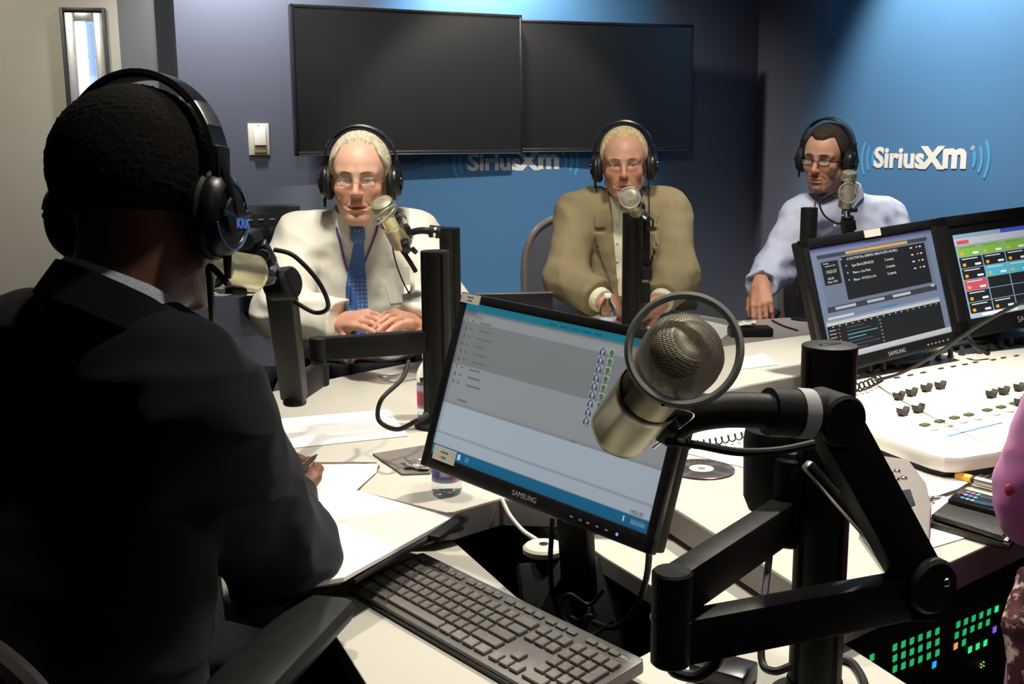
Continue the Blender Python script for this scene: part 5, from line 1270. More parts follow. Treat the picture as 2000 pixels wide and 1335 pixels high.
# ---------------------------------------------------------------- hands
def hand_parts(s, M, side=1, curl=(.4, .4, .4, .4), thumb=(.5, .3), spread=.06, sc=1.0):
    """adds a hand to the field; M: origin wrist, +y fingers, +z back of the hand, thumb on side*x"""
    P = lambda x, y, z: tuple(M @ V((x*sc, y*sc, z*sc)))
    kx = [side*.030, side*.010, -side*.010, -side*.029]; ky = [.088, .092, .088, .080]
    for i in range(4):
        s.cap(P(kx[i]*.62, .0, 0), P(kx[i], ky[i], 0), .0145*sc, .0112*sc, .012*sc)
    s.cap(P(0, -.022, 0), P(0, .01, 0), .026*sc, .026*sc, .012, flat=((M.to_3x3() @ V((0, 0, 1))), .75))
    s.cap(P(0, .02, -.006), P(0, .07, -.006), .020*sc, .018*sc, .015*sc)
    L = [(.042, .026, .021), (.046, .030, .022), (.043, .028, .021), (.034, .021, .019)]
    for i in range(4):
        a = V((kx[i], ky[i], 0)); th = 0.0; d0 = V((kx[i]*spread*12, 1, 0)).normalized()
        for j in range(3):
            th += curl[i]*(.85, 1.15, .8)[j]
            d = V((d0.x*math.cos(th), d0.y*math.cos(th), -math.sin(th))); b = a+d*L[i][j]
            r0 = (.0098, .0087, .0078)[j]*(.9 if i == 3 else 1); r1 = (.0088, .0078, .0068)[j]*(.9 if i == 3 else 1)
            s.cap(P(*a), P(*b), r0*sc, r1*sc, .0032*sc); a = b
    a = V((side*.020, .012, -.006)); b = V((side*.044, .046, -.012-.02*thumb[0])); s.cap(P(*a), P(*b), .0155*sc, .0115*sc, .012*sc)
    d = V((side*.45*(1-thumb[1]), .9, -.35*thumb[0]-.3*thumb[1])).normalized(); c = b+d*.032; s.cap(P(*b), P(*c), .0108*sc, .0092*sc, .004*sc)
    d = V((side*.1*(1-3*thumb[1]), .9, -.5*thumb[0]-.3*thumb[1])).normalized(); e = c+d*.026; s.cap(P(*c), P(*e), .0092*sc, .0075*sc, .003*sc)
def hand_mesh(M, side, curl, thumb, h=.0028, sc=1.0, **k):
    c = np.array(M @ V((0, .07, -.01))); s = Sdf(c-.15, c+.15, h); hand_parts(s, M, side, curl, thumb, sc=sc, **k); return s.mesh(1)
def handM(wrist, fingers, back): 
    y = (V(fingers)-V(wrist)).normalized(); z = V(back); z = (z-y*y.dot(z)).normalized(); x = y.cross(z)
    M = Matrix((x, y, z)).transposed().to_4x4(); M.translation = V(wrist); return M
def join(parts):                            # [(v,f,c)] -> one
    V_, F_, C_ = [], [], []; n = 0
    for v, f, c in parts:
        V_.append(v); F_.append(f+n); C_.append(c if getattr(c, 'ndim', 1) == 2 else np.tile(np.array(c, float), (len(v), 1))); n += len(v)
    return np.concatenate(V_), np.concatenate(F_), np.concatenate(C_)

# ---------------------------------------------------------------- bodies
def limb_field(s, J, inf, fwd, arms=True, k=.03, chest=1.0, legs=False, neck=False, trap=True, armk=.02, belly=1.0, tdrop=.035):
    f = V(fwd); u = V(J['chest'])-V(J['pelvis'])
    i = inf
    s.cap(J['pelvis'], J['belly'], .150*belly+i, .152*belly+i, k, flat=(f, .72)); s.cap(J['belly'], J['chest'], .150*belly+i, .158*chest+i, k, flat=(f, .66))
    a, b = V(J['shl']), V(J['shr']); m = (a+b)/2; a2, b2 = m+(a-m)*.72, m+(b-m)*.72
    s.cap(a2, b2, .074+i, .074+i, k, flat=(f, .9))
    tn = V(J['neck'])-V((0, 0, tdrop))
    if trap: s.cap(tn, a2+V((0, 0, .01)), .050+i, .052+i, .035); s.cap(tn, b2+V((0, 0, .01)), .050+i, .052+i, .035)
    if arms:
        for sd in ('l', 'r'):
            S1, E_, W_ = J['sh'+sd], J['el'+sd], J['wr'+sd]
            s.cap(S1, E_, .060+i, .050+i, armk); s.cap(E_, W_, .049+i, .034+i, armk)
    if legs:
        for sd in ('l', 'r'):
            s.cap(J['hip'+sd], J['kn'+sd], .088+i, .066+i, .03); s.cap(J['kn'+sd], J['an'+sd], .060+i, .045+i, .02)
    return s
def bounds(J, keys, pad=.14):
    A = np.array([tuple(J[k]) for k in keys]); return A.min(0)-pad, A.max(0)+pad
def auto_legs(J, fwd, side):
    f = V(fwd); f.z = 0; f.normalize(); sd = V((f.y, -f.x, 0)); p = V(J['pelvis'])
    for q, g in (('r', 1), ('l', -1)):
        h_ = p+sd*(.09*g)+V((0, 0, -.04)); J['hip'+q] = h_; J['kn'+q] = h_+f*.42+sd*(.05*g)+V((0, 0, .02)); J['an'+q] = V((J['kn'+q].x, J['kn'+q].y, .10))+f*.02
    return J
def folds(s, J, amp=.003, seed=0, sc=28):
    amp *= 2.3
    """cloth folds, deeper near elbows, armpits and waist"""
    def f(X, Y, Z, D):
        w = 0.35
        for key, r in (('ell', .11), ('elr', .11), ('shl', .08), ('shr', .08), ('belly', .16), ('wrl', .08), ('wrr', .08)):
            p = J[key]; w = w+1.1*np.exp(-(((X-p[0])**2+(Y-p[1])**2+(Z-p[2])**2)/r**2))
        n = wr(X, Y, Z, sc, seed); rd = 1-np.abs(n)*2.2
        n2 = wr(X, Y, Z, sc*2.1, seed+2)
        return D-amp*np.clip(w, 0, 1.4)*(rd+.5*n2)
    return s.op(f)
def cloth(person, name, s, m, cols=None, smooth=1):
    v, f = s.mesh(smooth); return npmesh(name, v, f, m, person, cols)
def collar(person, neckM, m, r=.064, h=.036, tip=.045, open_=.25, name='collar', flare=.016, th=.003, back=.0):
    """fold-down collar: neckM origin at the neck base, z up the neck, y forward"""
    n = 40; g = G(); v = []; f = []
    for i in range(n+1):
        a = open_+(2*PI-2*open_)*i/n; fr = math.cos(a)                  # angle from the front
        ca, sa = math.cos(a), math.sin(a); tipf = max(0, fr)**5
        top = h*(1-.25*max(0, fr)); bot = -.006-tip*tipf+back*max(0, -fr)
        ry = r*1.02; rows = [(r, -.012), (r*.99, top), (r+.003, top+.002), (r+flare*.7, (top+bot)/2), (r+flare+.008*tipf, bot), (r+flare+.008*tipf-th, bot), (r+.004, top-.004)]
        for rr, zz in rows: v.append((sa*rr, ca*rr*1.02+.0, zz))
    k = 7
    for i in range(n):
        for j in range(k-1): f.append((i*k+j, i*k+j+1, (i+1)*k+j+1, (i+1)*k+j))
    o = g.add(v, f).out(name, m, person, True, None, 50); o.matrix_local = person.matrix_world.inverted() @ neckM
    return o
def bvh(o):
    M = o.matrix_world if o.parent is None else o.parent.matrix_world @ o.matrix_basis
    return BVHTree.FromPolygons([M @ v.co for v in o.data.vertices], [tuple(p.vertices) for p in o.data.polygons])
def hit(tree, px, py, off=.003):
    r = ray(px, py).normalized(); h = tree.ray_cast(CAM, r)
    if h[0] is None: return None
    return h[0]+h[1]*off if h[1].dot(r) < 0 else h[0]-h[1]*off
def strip(name, pts, m, person, tree, off=.004, th=.0015):
    """flat ribbon given by pixel pairs (left,right) laid on a surface"""
    v = []; rows = 0
    for (l, r) in pts:
        for i in range(5):
            t = i/4; p = hit(tree, l[0]+(r[0]-l[0])*t, l[1]+(r[1]-l[1])*t, off)
            if p is None: p = V(v[-2]) if len(v) > 2 else V((0, 0, 0))
            v.append(p)
        rows += 1
    n = len(v); toc = [(CAM-p).normalized()*th for p in v]
    v = [p+q for p, q in zip(v, toc)]+[p-q*2 for p, q in zip(v, toc)]; f = []
    for j in range(rows-1):
        for i in range(4):
            a = j*5+i; f += [(a, a+1, a+6, a+5), (n+a, n+a+5, n+a+6, n+a+1)]
        a = j*5; f += [(a, a+5, n+a+5, n+a), (a+4, n+a+4, n+a+9, a+9)]
    f += [(i, n+i, n+i+1, i+1) for i in range(4)]; e = (rows-1)*5; f += [(e+i, e+i+1, n+e+i+1, n+e+i) for i in range(4)]
    if person is not None: Mi = person.matrix_world.inverted(); v = [Mi @ p for p in v]
    return G().add(v, f).out(name, m, person, True, None, 50)

# ---------------------------------------------------------------- headphones and glasses
def headphones(M, label, s=1.0, metal=False, blue=False, rim=None, tilt=0.0, cupd=.0):
    M = M @ Matrix.Rotation(tilt, 4, 'X') @ Matrix.Scale(s, 4)
    t = thing('headphones', label, 'headphones', M, 'studio headphones worn by the men')
    ex = .0945
    def arc(r, w_, th, a0, a1, n=28, zc=.045, yo=-.008):
        v = []; f = []
        for i in range(n+1):
            a = a0+(a1-a0)*i/n; c, s_ = math.cos(a), math.sin(a)
            for rr, yy in ((r, -w_), (r, w_), (r+th, w_*.85), (r+th, -w_*.85)):
                v.append((c*rr*.98, yo+yy, zc+s_*(rr+.004)))
        for i in range(n):
            for k in range(4): f.append((i*4+k, i*4+(k+1) % 4, (i+1)*4+(k+1) % 4, (i+1)*4+k))
        f += [(0, 1, 2, 3), (n*4+3, n*4+2, n*4+1, n*4)]; return G().add(v, f)
    arc(.099, .017, .005, -.05, PI+.05).out('headband', M_PLAST, t)
    arc(.095, .013, .005, .75, PI-.75).out('headband_pad', M_RUBBER, t)
    if metal:
        arc(.1042, .0145, .0012, .42, .70).out('silver_slider', M_STEEL, t); arc(.1042, .0145, .0012, PI-.70, PI-.42).out('silver_slider', M_STEEL, t)
    for g in (-1, 1):
        Mc = Matrix.Translation((g*.0885, -.004, -.006)) @ Matrix.Rotation(g*PI/2, 4, 'Y')
        # cushion, cup
        G().lathe([(.020, -.012), (.036, -.014), (.043, -.008), (.044, .000), (.040, .006)], Mc @ Matrix.Diagonal((1.12, .95, 1, 1)), 32, False).out('ear_cushion', M_RUBBER, t)
        G().lathe([(.041, .003), (.042, .010), (.038, .018), (.030, .023), (.029, .0215), (.015, .0225), (.0, .0235)], Mc @ Matrix.Diagonal((1.12, .95, 1, 1)), 36, False).out('ear_cup', M_PLAST, t)
        G().lathe([(.018, .022), (.021, .0255), (.019, .0275), (0, .028)], Mc, 28, False).out('cup_disc', M_PLASTM, t)
        if blue:
            G().tube([Mc @ V((.034*math.cos(a)*1.1, .034*math.sin(a)*.95, .0225)) for a in np.linspace(-1.35, 1.35, 12)], .0011, 6, 3).out('blue_rim', mat('blue_rim_plastic', (.12, .25, .6), .3), t)
            text('KRK', .014, mat('blue_print', (.10, .24, .75), .4, emit=(.05, .12, .4), estr=.4), t, Mc @ Matrix.Translation((.010, 0, .0345)) @ Matrix.Rotation(-g*PI/2*-1 if g < 0 else PI/2, 4, 'Z'), 'brand_lettering', .0002, .0005)
        G().tube([(g*.100, -.010, .060), (g*.108, -.012, .03), (g*.1125, -.008, .006), (g*.1125, -.004, -.008)], .0055, 10).tube([(g*.1125, -.030, -.004), (g*.113, -.004, -.008), (g*.1125, .024, -.004)], .0045, 8).out('yoke', M_PLAST, t)
        G().box((g*.100, -.009, .048), (.011, .026, .04), Matrix.Identity(4), .004).out('slider_housing', M_PLASTM, t)
        if metal: G().sphere((g*.113, .010, .006), .0035, 10).out('rivet', M_CHROME, t)
    G().cyl((.1, 0, -.048), (.1, 0, -.075), .005, .0035).out('strain_relief', M_RUBBER, t)
    return t
def glasses(M, label, m, r=.0022, w_=.019, h_=.0135, rim=True, templ=None, drop=0.0):
    t = thing('eyeglasses', label, 'glasses', M)
    for g in (-1, 1):
        pts = [(g*.033+w_*math.copysign(abs(math.cos(a))**.75, math.cos(a)), .1035-.10*((abs(g*.033+w_*math.cos(a))-.014)**1.5 if abs(g*.033+w_*math.cos(a)) > .014 else 0)*3.0, .001-drop+h_*math.copysign(abs(math.sin(a))**.75, math.sin(a))) for a in np.linspace(0, 2*PI, 21)[:-1]]
        if rim: G().tube(pts, r, 8, 2, True).out('rim', m, t)
        c = V((sum(p[0] for p in pts)/20, sum(p[1] for p in pts)/20, .001-drop))
        G().add([tuple(c)]+pts, [(0, i+1, (i+1) % 20+1) for i in range(20)]).out('lens', mat('spectacle_lens', (1, 1, 1), .03, 0, .5, alpha=.10), t, False)
        G().tube([(g*(.033+w_), .092, .006-drop), (g*.073, .075, .006-drop), (g*.079, .03, .005), (g*.081, -.005, .003)], (templ or r), 8).out('temple', m, t)
    G().tube([(-.0145, .1035, .004-drop), (0, .108, .008-drop), (.0145, .1035, .004-drop)], r, 8).out('bridge', m, t)
    return t
# ---------------------------------------------------------------- clothing materials
M_SHIRTW = mat('white_shirt_cotton', (0.80, 0.78, 0.68), 0.8, 0, 0.2, 0.03, 20, 0.15, 700, sheen=.1)
M_SHIRTC = mat('cream_shirt_cotton', (0.78, 0.76, 0.56), 0.8, 0, 0.2, 0.03, 20, 0.15, 700)
M_SHIRTB = mat('pale_blue_shirt_cotton', (0.42, 0.45, 0.58), 0.8, 0, 0.2, 0.04, 30, 0.15, 700)
M_TAN = mat('tan_suit_wool', (0.30, 0.245, 0.14), 0.85, 0, 0.2, 0.06, 60, 0.4, 900, weave=True)
M_NAVY = mat('black_navy_suit_wool', (0.0075, 0.008, 0.013), 0.85, 0, 0.2, 0.12, 60, 0.4, 900, weave=True, sheen=.12)
M_TROUS = mat('charcoal_trouser_wool', (0.012, 0.012, 0.018), 0.85, 0, 0.2, 0.1, 60)
M_SHOE = mat('black_shoe_leather', (0.01, 0.01, 0.01), 0.3, 0, 0.5)
def mouth_frame(px, py, y, look, up=(0, 0, 1), s=1.0):
    c = at(px, py, y); f = V(look).normalized(); z = V(up); x = f.cross(z).normalized(); z = x.cross(f)
    M = Matrix((x, f, z)).transposed().to_4x4(); M.translation = c; return M @ Matrix.Scale(s, 4)
def build_person(J, fwd, Mh, skin, name, label, head_o, hands, grp=None):
    """one continuous skin mesh: head and neck, torso and limbs, hands"""
    base = V((J['pelvis'][0], J['pelvis'][1], 0))
    parts = []
    head_o = dict(head_o); head_o['nb'] = tuple(Mh.inverted() @ (V(J['neck'])+V((0, 0, .0))))
    v, f, c = make_head(None, Mh, skin, None, head_o, name); parts.append((v, f, c))
    keys = [k for k in J if k not in ('fwd',)]
    lo, hi = bounds(J, keys); s = Sdf(lo, hi, .013); limb_field(s, J, -.012, fwd, legs=True)
    for sd in ('l', 'r'): a = V(J['an'+sd]); s.cap(a+V((0, 0, -.05)), a+V(fwd)*.17+V((0, 0, -.06)), .035, .03, .02)
    v, f = s.mesh(2); parts.append((v, f, skin))
    for (M, side, curl, thumb, kw) in hands:
        v, f = hand_mesh(M, side, curl, thumb, **kw); parts.append((v, f, tuple(np.array(skin)*np.array((1.0, .88, .85)))))
    v, f, c = join(parts)
    o = mkobj('person', v-np.array(base), f, M_SKIN(name)); colattr(o.data, c); o.location = base; tag(o, label, 'person'); 
    o.matrix_world = Matrix.Translation(base)
    return o
def trousers(p, J, fwd, m=M_TROUS):
    keys = ('pelvis', 'hipl', 'hipr', 'knl', 'knr', 'anl', 'anr'); lo, hi = bounds(J, keys, .17); s = Sdf(lo, hi, .010)
    bl_ = V(J['belly']); s.cap(J['pelvis'], V((bl_.x, bl_.y, min(bl_.z, .70))), .166, .166, .03, flat=(fwd, .80))
    for sd in ('l', 'r'): s.cap(J['hip'+sd], J['kn'+sd], .098, .076, .03); s.cap(J['kn'+sd], J['an'+sd], .072, .062, .02)
    s.op(lambda X, Y, Z, D: D-.003*wr(X, Y, Z, 30, 1)); cloth(p, 'trousers', s, m)
    for sd in ('l', 'r'):
        a = V(J['an'+sd]); f = V(fwd); f.z = 0; f.normalize(); q = Sdf(np.array(a)-.26, np.array(a)+.26, .008)
        q.cap(a+V((0, 0, -.055))-f*.03, a+V((0, 0, -.065))+f*.17, .040, .034, .02); q.op(lambda X, Y, Z, D: np.maximum(D, .004-Z+0*X)); cloth(p, 'shoe', q, M_SHOE)

# ================================================================ man with the blue tie
toC = lambda p: (CAM-V(p)).normalized()
Mh = mouth_frame(704, 352, 2.92, (.015, -1, -.02), (.02, 0, 1), 0.975)
J = dict(neck=at(700, 432, 3.00), chest=at(702, 545, 3.04), belly=at(700, 660, 3.04), pelvis=V((-.44, 3.10, .56)), shr=at(590, 470, 3.02), shl=at(806, 468, 3.02),
         elr=at(548, 603, 2.86), ell=at(862, 600, 2.86), wrr=at(672, 627, 2.74), wrl=at(808, 632, 2.74))
J['pelvis'] = V((J['chest'].x, 3.10, .56)); fw = V((0, -1, 0)); auto_legs(J, fw, 1)
Hr = handM(J['wrr'], at(716, 622, 2.655), (-.35, -.35, .85)); Hl = handM(at(812, 630, 2.75), at(780, 618, 2.665), (.35, -.3, .9))
p = build_person(J, fw, Mh, (0.62, 0.36, 0.26), 'fair', 'seated man in white shirt with blue dotted tie, talking with both hands over the desk',
                 dict(mouth=.0022, jaw=1.03, red=.16), [(Hr, 1, (.18, .22, .28, .35), (.4, .2), {}), (Hl, -1, (.3, .35, .4, .45), (.2, .0), {})])
head_extras(p, Mh, (0.58, 0.52, 0.38), 'balding', dict(ht=.0095, hr=.0006, brow=(.42, .33, .22), gaze=(-.05, 1, .03), seed=1), 'silver')
lo, hi = bounds(J, ('neck', 'chest', 'belly', 'pelvis', 'shl', 'shr', 'ell', 'elr', 'wrl', 'wrr'), .13)
s = Sdf(lo, hi, .0058); limb_field(s, J, .010, fw, trap=True, armk=.022, belly=1.02)
for sd in ('l', 'r'):
    s.cap(J['sh'+sd], J['el'+sd], .076, .068, .03); s.cap(J['el'+sd], V(J['wr'+sd]).lerp(V(J['el'+sd]), .10), .066, .043, .03)
nk = V(J['neck']); s.ell(nk+V((0, -.01, .055)), (.062, .062, .05), .006, sub=True)
for sd in ('l', 'r'):
    w_, e_ = V(J['wr'+sd]), V(J['el'+sd]); d = (w_-e_).normalized(); c_ = w_.lerp(e_, .07)
    s.op(lambda X, Y, Z, D, d=d, c_=c_: np.where((X-c_.x)**2+(Y-c_.y)**2+(Z-c_.z)**2 < .08**2, np.maximum(D, (X-c_.x)*d.x+(Y-c_.y)*d.y+(Z-c_.z)*d.z), D))
s.op(lambda X, Y, Z, D: np.maximum(D, .735-Z+0*X)); folds(s, J, .0042, 0, 26); shirt = cloth(p, 'shirt', s, M_SHIRTW)
NM = frame(nk+V((0, -.012, .012)), (-1, 0, 0), (0, -.98, -.25)); 
collar(p, NM, M_SHIRTW, .061, .030, .058, .20)
tr = bvh(shirt)
M_TIE = bpy.data.materials.new('blue_dotted_silk'); M_TIE.use_nodes = True
_n = M_TIE.node_tree.nodes; _l = M_TIE.node_tree.links; _b = _n['Principled BSDF']; _b.inputs['Roughness'].default_value = .45
_tc = _n.new('ShaderNodeTexCoord'); _v = _n.new('ShaderNodeTexVoronoi'); _v.inputs['Scale'].default_value = 88; _v.inputs['Randomness'].default_value = 0.12; _l.new(_tc.outputs['Object'], _v.inputs['Vector'])
_r = _n.new('ShaderNodeValToRGB'); _l.new(_v.outputs['Distance'], _r.inputs[0]); _l.new(_r.outputs[0], _b.inputs['Base Color'])
_r.color_ramp.elements[0].color = (.55, .55, .42, 1); _r.color_ramp.elements[0].position = .17; _r.color_ramp.elements[1].color = (.06, .15, .42, 1); _r.color_ramp.elements[1].position = .24
strip('necktie', [((694, 462), (710, 462)), ((687, 500), (712, 500)), ((681, 530), (714, 530)), ((676, 560), (717, 560)), ((671, 590), (718, 590)), ((671, 612), (718, 612)), ((675, 660), (714, 660))], M_TIE, p, tr, .007, .003)
kc = (hit(tr, 701, 474, .012) or at(701, 474, 2.9))+V((0, 0, .026)); Mi = p.matrix_world.inverted()
G().bar(Mi @ (kc+V((0, -.006, .020))), Mi @ (kc+V((0, -.004, -.022))), .038, .022, (0, -1, 0), .007).out('tie_knot', M_TIE, p)
strip('shirt_pocket', [((752, 525), (800, 520)), ((753, 560), (803, 556)), ((762, 592), (800, 590))], M_SHIRTW, p, tr, .002, .0006)
trousers(p, J, fw)
MP_ = mat('purple_ribbon', (.13, .04, .22), .6)
for pts in ([(658, 425), (660, 450), (668, 480), (674, 510), (680, 530)], [(738, 428), (735, 452), (726, 475), (716, 500), (712, 512)]):
    q = [hit(tr, a, b, .006) for a, b in pts]; q = [x for x in q if x is not None]
    strip('lanyard', [((a-2.2, b), (a+2.2, b)) for a, b in pts], MP_, p, tr, .006, .001)
headphones(Mh, 'black headphones on the grey haired man with the blue tie', 1.0, metal=True)
glasses(Mh, 'thin gold wire glasses on the man with the blue tie', mat('gold_wire', (.7, .55, .3), .25, 1.0), .0008, drop=.003)

# ================================================================ man in the tan suit
Mh = mouth_frame(1219, 323, 3.70, (-.12, -1, -.02), (-.03, 0, 1), 0.98)
J = dict(neck=at(1218, 396, 3.76), chest=at(1218, 480, 3.80), belly=at(1218, 565, 3.80), pelvis=V((0, 3.86, .56)), shr=at(1128, 420, 3.78), shl=at(1306, 416, 3.78),
         elr=at(1106, 543, 3.62), ell=at(1322, 540, 3.62), wrr=at(1178, 588, 3.46), wrl=at(1290, 590, 3.46))
J['pelvis'] = V((J['chest'].x, 3.86, .56)); auto_legs(J, fw, 1)
Hr = handM(at(1180, 588, 3.46), at(1222, 602, 3.44), (-.1, -.7, .6)); Hl = handM(at(1288, 590, 3.46), at(1262, 600, 3.44), (.2, -.7, .6))
p = build_person(J, fw, Mh, (0.50, 0.27, 0.18), 'ruddy', 'seated man in tan suit and open cream shirt, hands folded on the desk', dict(mouth=.0, jaw=1.0, red=.14),
                 [(Hr, 1, (.45, .45, .5, .5), (.5, .4), {}), (Hl, -1, (.45, .45, .5, .5), (.5, .4), {})])
head_extras(p, Mh, (0.55, 0.42, 0.24), 'receding', dict(ht=.0085, hr=.0008, brow=(.5, .34, .22), gaze=(-.2, 1, -.05), seed=2), 'sandy')
keys = ('neck', 'chest', 'belly', 'pelvis', 'shl', 'shr'); lo, hi = bounds(J, keys, .16)
s = Sdf(lo, hi, .007); limb_field(s, J, .004, fw, arms=False); nk = V(J['neck']); s.ell(nk+V((0, -.01, .055)), (.060, .060, .05), .006, sub=True)
for sd in ('l', 'r'): pass
folds(s, J, .002, 1, 26); shirt = cloth(p, 'shirt', s, M_SHIRTC)
def jacket(p, J, fw, m, seed, h=.0062, wopen=None, amp=.004, cuff=.12, inf=.016, back=False, shw=.074):
    lo, hi = bounds(J, ('neck', 'chest', 'belly', 'pelvis', 'shl', 'shr', 'ell', 'elr', 'wrl', 'wrr'), .15)
    s = Sdf(lo, hi, h); limb_field(s, J, inf, fw, armk=.022)
    for sd in ('l', 'r'):
        s.cap(J['sh'+sd], J['el'+sd], shw, .062, .022); s.cap(J['el'+sd], V(J['wr'+sd]).lerp(V(J['el'+sd]), cuff*.6), .065, .048, .03)
        a = V(J['sh'+sd]); n_ = V(J['neck']); s.cap(a+V((0, 0, .030)), a.lerp(n_, .5)+V((0, 0, .034)), .047, .044, .022)
    nk = V(J['neck']); s.ell(nk+V((0, 0, .065))-V(fw)*-.012, (.075, .072, .058), .006, sub=True)
    c = V(J['chest']); f = V(fw); r = V((f.y, -f.x, 0)).normalized()*1.0; up0 = nk.z; b0 = V(J['belly']).z
    folds(s, J, amp, seed, 24)
    if wopen:
        def cut(X, Y, Z, D):
            lx = (X-c.x)*r.x+(Y-c.y)*r.y; ly = (X-c.x)*f.x+(Y-c.y)*f.y
            t = np.clip((up0+.01-Z)/(up0-b0+.03), 0, 1.2); w_ = wopen[0]+(wopen[1]-wopen[0])*t
            lap = .064*sm(t, -.05, .16)*(1-.70*sm(t, .35, 1.0)); a_ = np.abs(lx-wopen[2])
            notch = ((t > .27) & (t < .31) & (a_ > w_+lap*.45))
            th = .012*sm(w_+lap-a_, 0, .003)*(ly > 0)*(1-notch)*(t > 0)
            D2 = D-th
            return np.maximum(D2, -np.maximum(np.maximum(a_-w_, .01-ly), Z-nk.z-.04))
        s.op(cut)
    for sd in ('l', 'r'):
        w_, e_ = V(J['wr'+sd]), V(J['el'+sd]); d = (w_-e_).normalized(); c_ = w_.lerp(e_, cuff)
        s.op(lambda X, Y, Z, D, d=d, c_=c_: np.where((X-c_.x)**2+(Y-c_.y)**2+(Z-c_.z)**2 < .09**2, np.maximum(D, (X-c_.x)*d.x+(Y-c_.y)*d.y+(Z-c_.z)*d.z), D))
        q = Sdf(np.array(c_)-.12, np.array(c_)+.12, .005); q.cap(c_-d*.04, c_+d*.028, .041, .0405, .005)
        q.op(lambda X, Y, Z, D, d=d, c_=c_: np.maximum(D, (X-c_.x)*d.x+(Y-c_.y)*d.y+(Z-c_.z)*d.z-.026)); cloth(p, 'shirt_cuff', q, MATS['cream_shirt_cotton'] if m is M_TAN else MATS['white_shirt_cotton'])
    return cloth(p, 'jacket', s, m)
jk = jacket(p, J, fw, M_TAN, 2, wopen=(.052, .022, .006))
NM = frame(V(J['neck'])+V((0, -.010, .010)), (-1, 0, 0), (0, -.98, -.25)); collar(p, NM, M_SHIRTC, .058, .028, .075, .30)
NJ = frame(V(J['neck'])+V((0, .008, .006)), (-1, 0, 0), (0, -.95, -.45)); collar(p, NJ, M_TAN, .070, .026, .0, 1.05, 'jacket_collar', .020)
tr = bvh(jk); q = hit(tr, 1342, 470, .001)
trs = bvh(shirt)
for yy in (440, 475, 510, 545):
    b = hit(trs, 1206, yy, .001)
    if b is not None: G().sphere(p.matrix_world.inverted() @ b, .0055, 10, (1, .5, 1)).out('shirt_button', M_CREAMP, p)
trousers(p, J, fw, M_TAN)
headphones(Mh, 'black headphones on the sandy haired man in the tan suit', 1.02, metal=True)
tag(G().tube([at(1266, 355, 3.72), at(1268, 400, 3.64), at(1267, 450, 3.62), at(1266, 500, 3.6), at(1266, 585, 3.5)], .0022).out('headphone_lead', M_RUBBER), 'thin lead hanging down the left lapel of the tan jacket', 'cable')

# ================================================================ man in the blue shirt
look4 = V((-.62, -.80, -.10)); fw4 = V((-.35, -.94, 0)).normalized()
Mh = mouth_frame(1613, 311, 3.92, look4, (.10, 0, 1), 0.95)
J = dict(neck=at(1645, 385, 4.00), chest=at(1650, 480, 4.04), belly=at(1650, 590, 4.04), pelvis=V((0, 4.1, .56)), shr=at(1568, 425, 3.94), shl=at(1728, 428, 4.10),
         elr=at(1516, 520, 3.86), ell=at(1770, 560, 3.96), wrr=at(1484, 560, 3.68), wrl=at(1700, 600, 3.72))
J['pelvis'] = V((J['chest'].x+.02, 4.12, .56)); auto_legs(J, fw4, 1)
Hr = handM(at(1486, 556, 3.67), at(1488, 600, 3.60), (-.3, -.8, .3)); Hl = handM(J['wrl'], at(1670, 612, 3.66), (0, 0, 1))
p = build_person(J, fw4, Mh, (0.44, 0.235, 0.155), 'olive', 'seated man in pale blue shirt with goatee looking sideways, one hand hanging over the desk', dict(mouth=.0, jaw=.98, goatee=(.05, .04, .035), red=.12, face=.98),
                 [(Hr, 1, (.30, .35, .42, .5), (.6, .5), {}), (Hl, -1, (.4, .4, .4, .4), (.4, .2), {})])
head_extras(p, Mh, (0.035, 0.026, 0.02), 'peak', dict(ht=.0085, hr=.0008, brow=(.06, .045, .035), gaze=(-.1, 1, -.08), seed=3), 'dark')
lo, hi = bounds(J, ('neck', 'chest', 'belly', 'pelvis', 'shl', 'shr', 'ell', 'elr', 'wrl', 'wrr'), .13)
s = Sdf(lo, hi, .0068); limb_field(s, J, .010, fw4)
for sd in ('l', 'r'):
    s.cap(J['sh'+sd], J['el'+sd], .076, .066, .03); s.cap(J['el'+sd], V(J['wr'+sd]).lerp(V(J['el'+sd]), .12), .062, .044, .03)
nk = V(J['neck']); s.ell(nk+fw4*.02+V((0, 0, .055)), (.064, .064, .052), .006, sub=True)
s.cap(nk+fw4*.10+V((0, 0, .02)), nk+fw4*.16+V((0, 0, -.10)), .030, .006, .006, sub=True)
for sd in ('l', 'r'):
    w_, e_ = V(J['wr'+sd]), V(J['el'+sd]); d = (w_-e_).normalized(); c_ = w_.lerp(e_, .10)
    s.op(lambda X, Y, Z, D, d=d, c_=c_: np.where((X-c_.x)**2+(Y-c_.y)**2+(Z-c_.z)**2 < .08**2, np.maximum(D, (X-c_.x)*d.x+(Y-c_.y)*d.y+(Z-c_.z)*d.z), D))
folds(s, J, .0042, 4, 26); shirt = cloth(p, 'shirt', s, M_SHIRTB)
rt4 = V((fw4.y, -fw4.x, 0)); NM = frame(nk+fw4*.010+V((0, 0, .010)), rt4, fw4+V((0, 0, -.25))); collar(p, NM, M_SHIRTB, .062, .034, .06, .55)
tr = bvh(shirt)
for a, b in ((1630, 440), (1637, 475)):
    q = hit(tr, a, b, .001)
    if q is not None: G().sphere(p.matrix_world.inverted() @ q, .005, 10, (1, .5, 1)).out('shirt_button', M_LABEL, p)
trousers(p, J, fw4)
headphones(Mh, 'large black headphones on the man in the pale blue shirt', 1.03)
glasses(Mh, 'dark rectangular glasses on the man in the pale blue shirt', M_PLAST, .0016, .0205, .0115, templ=.0026, drop=.001)
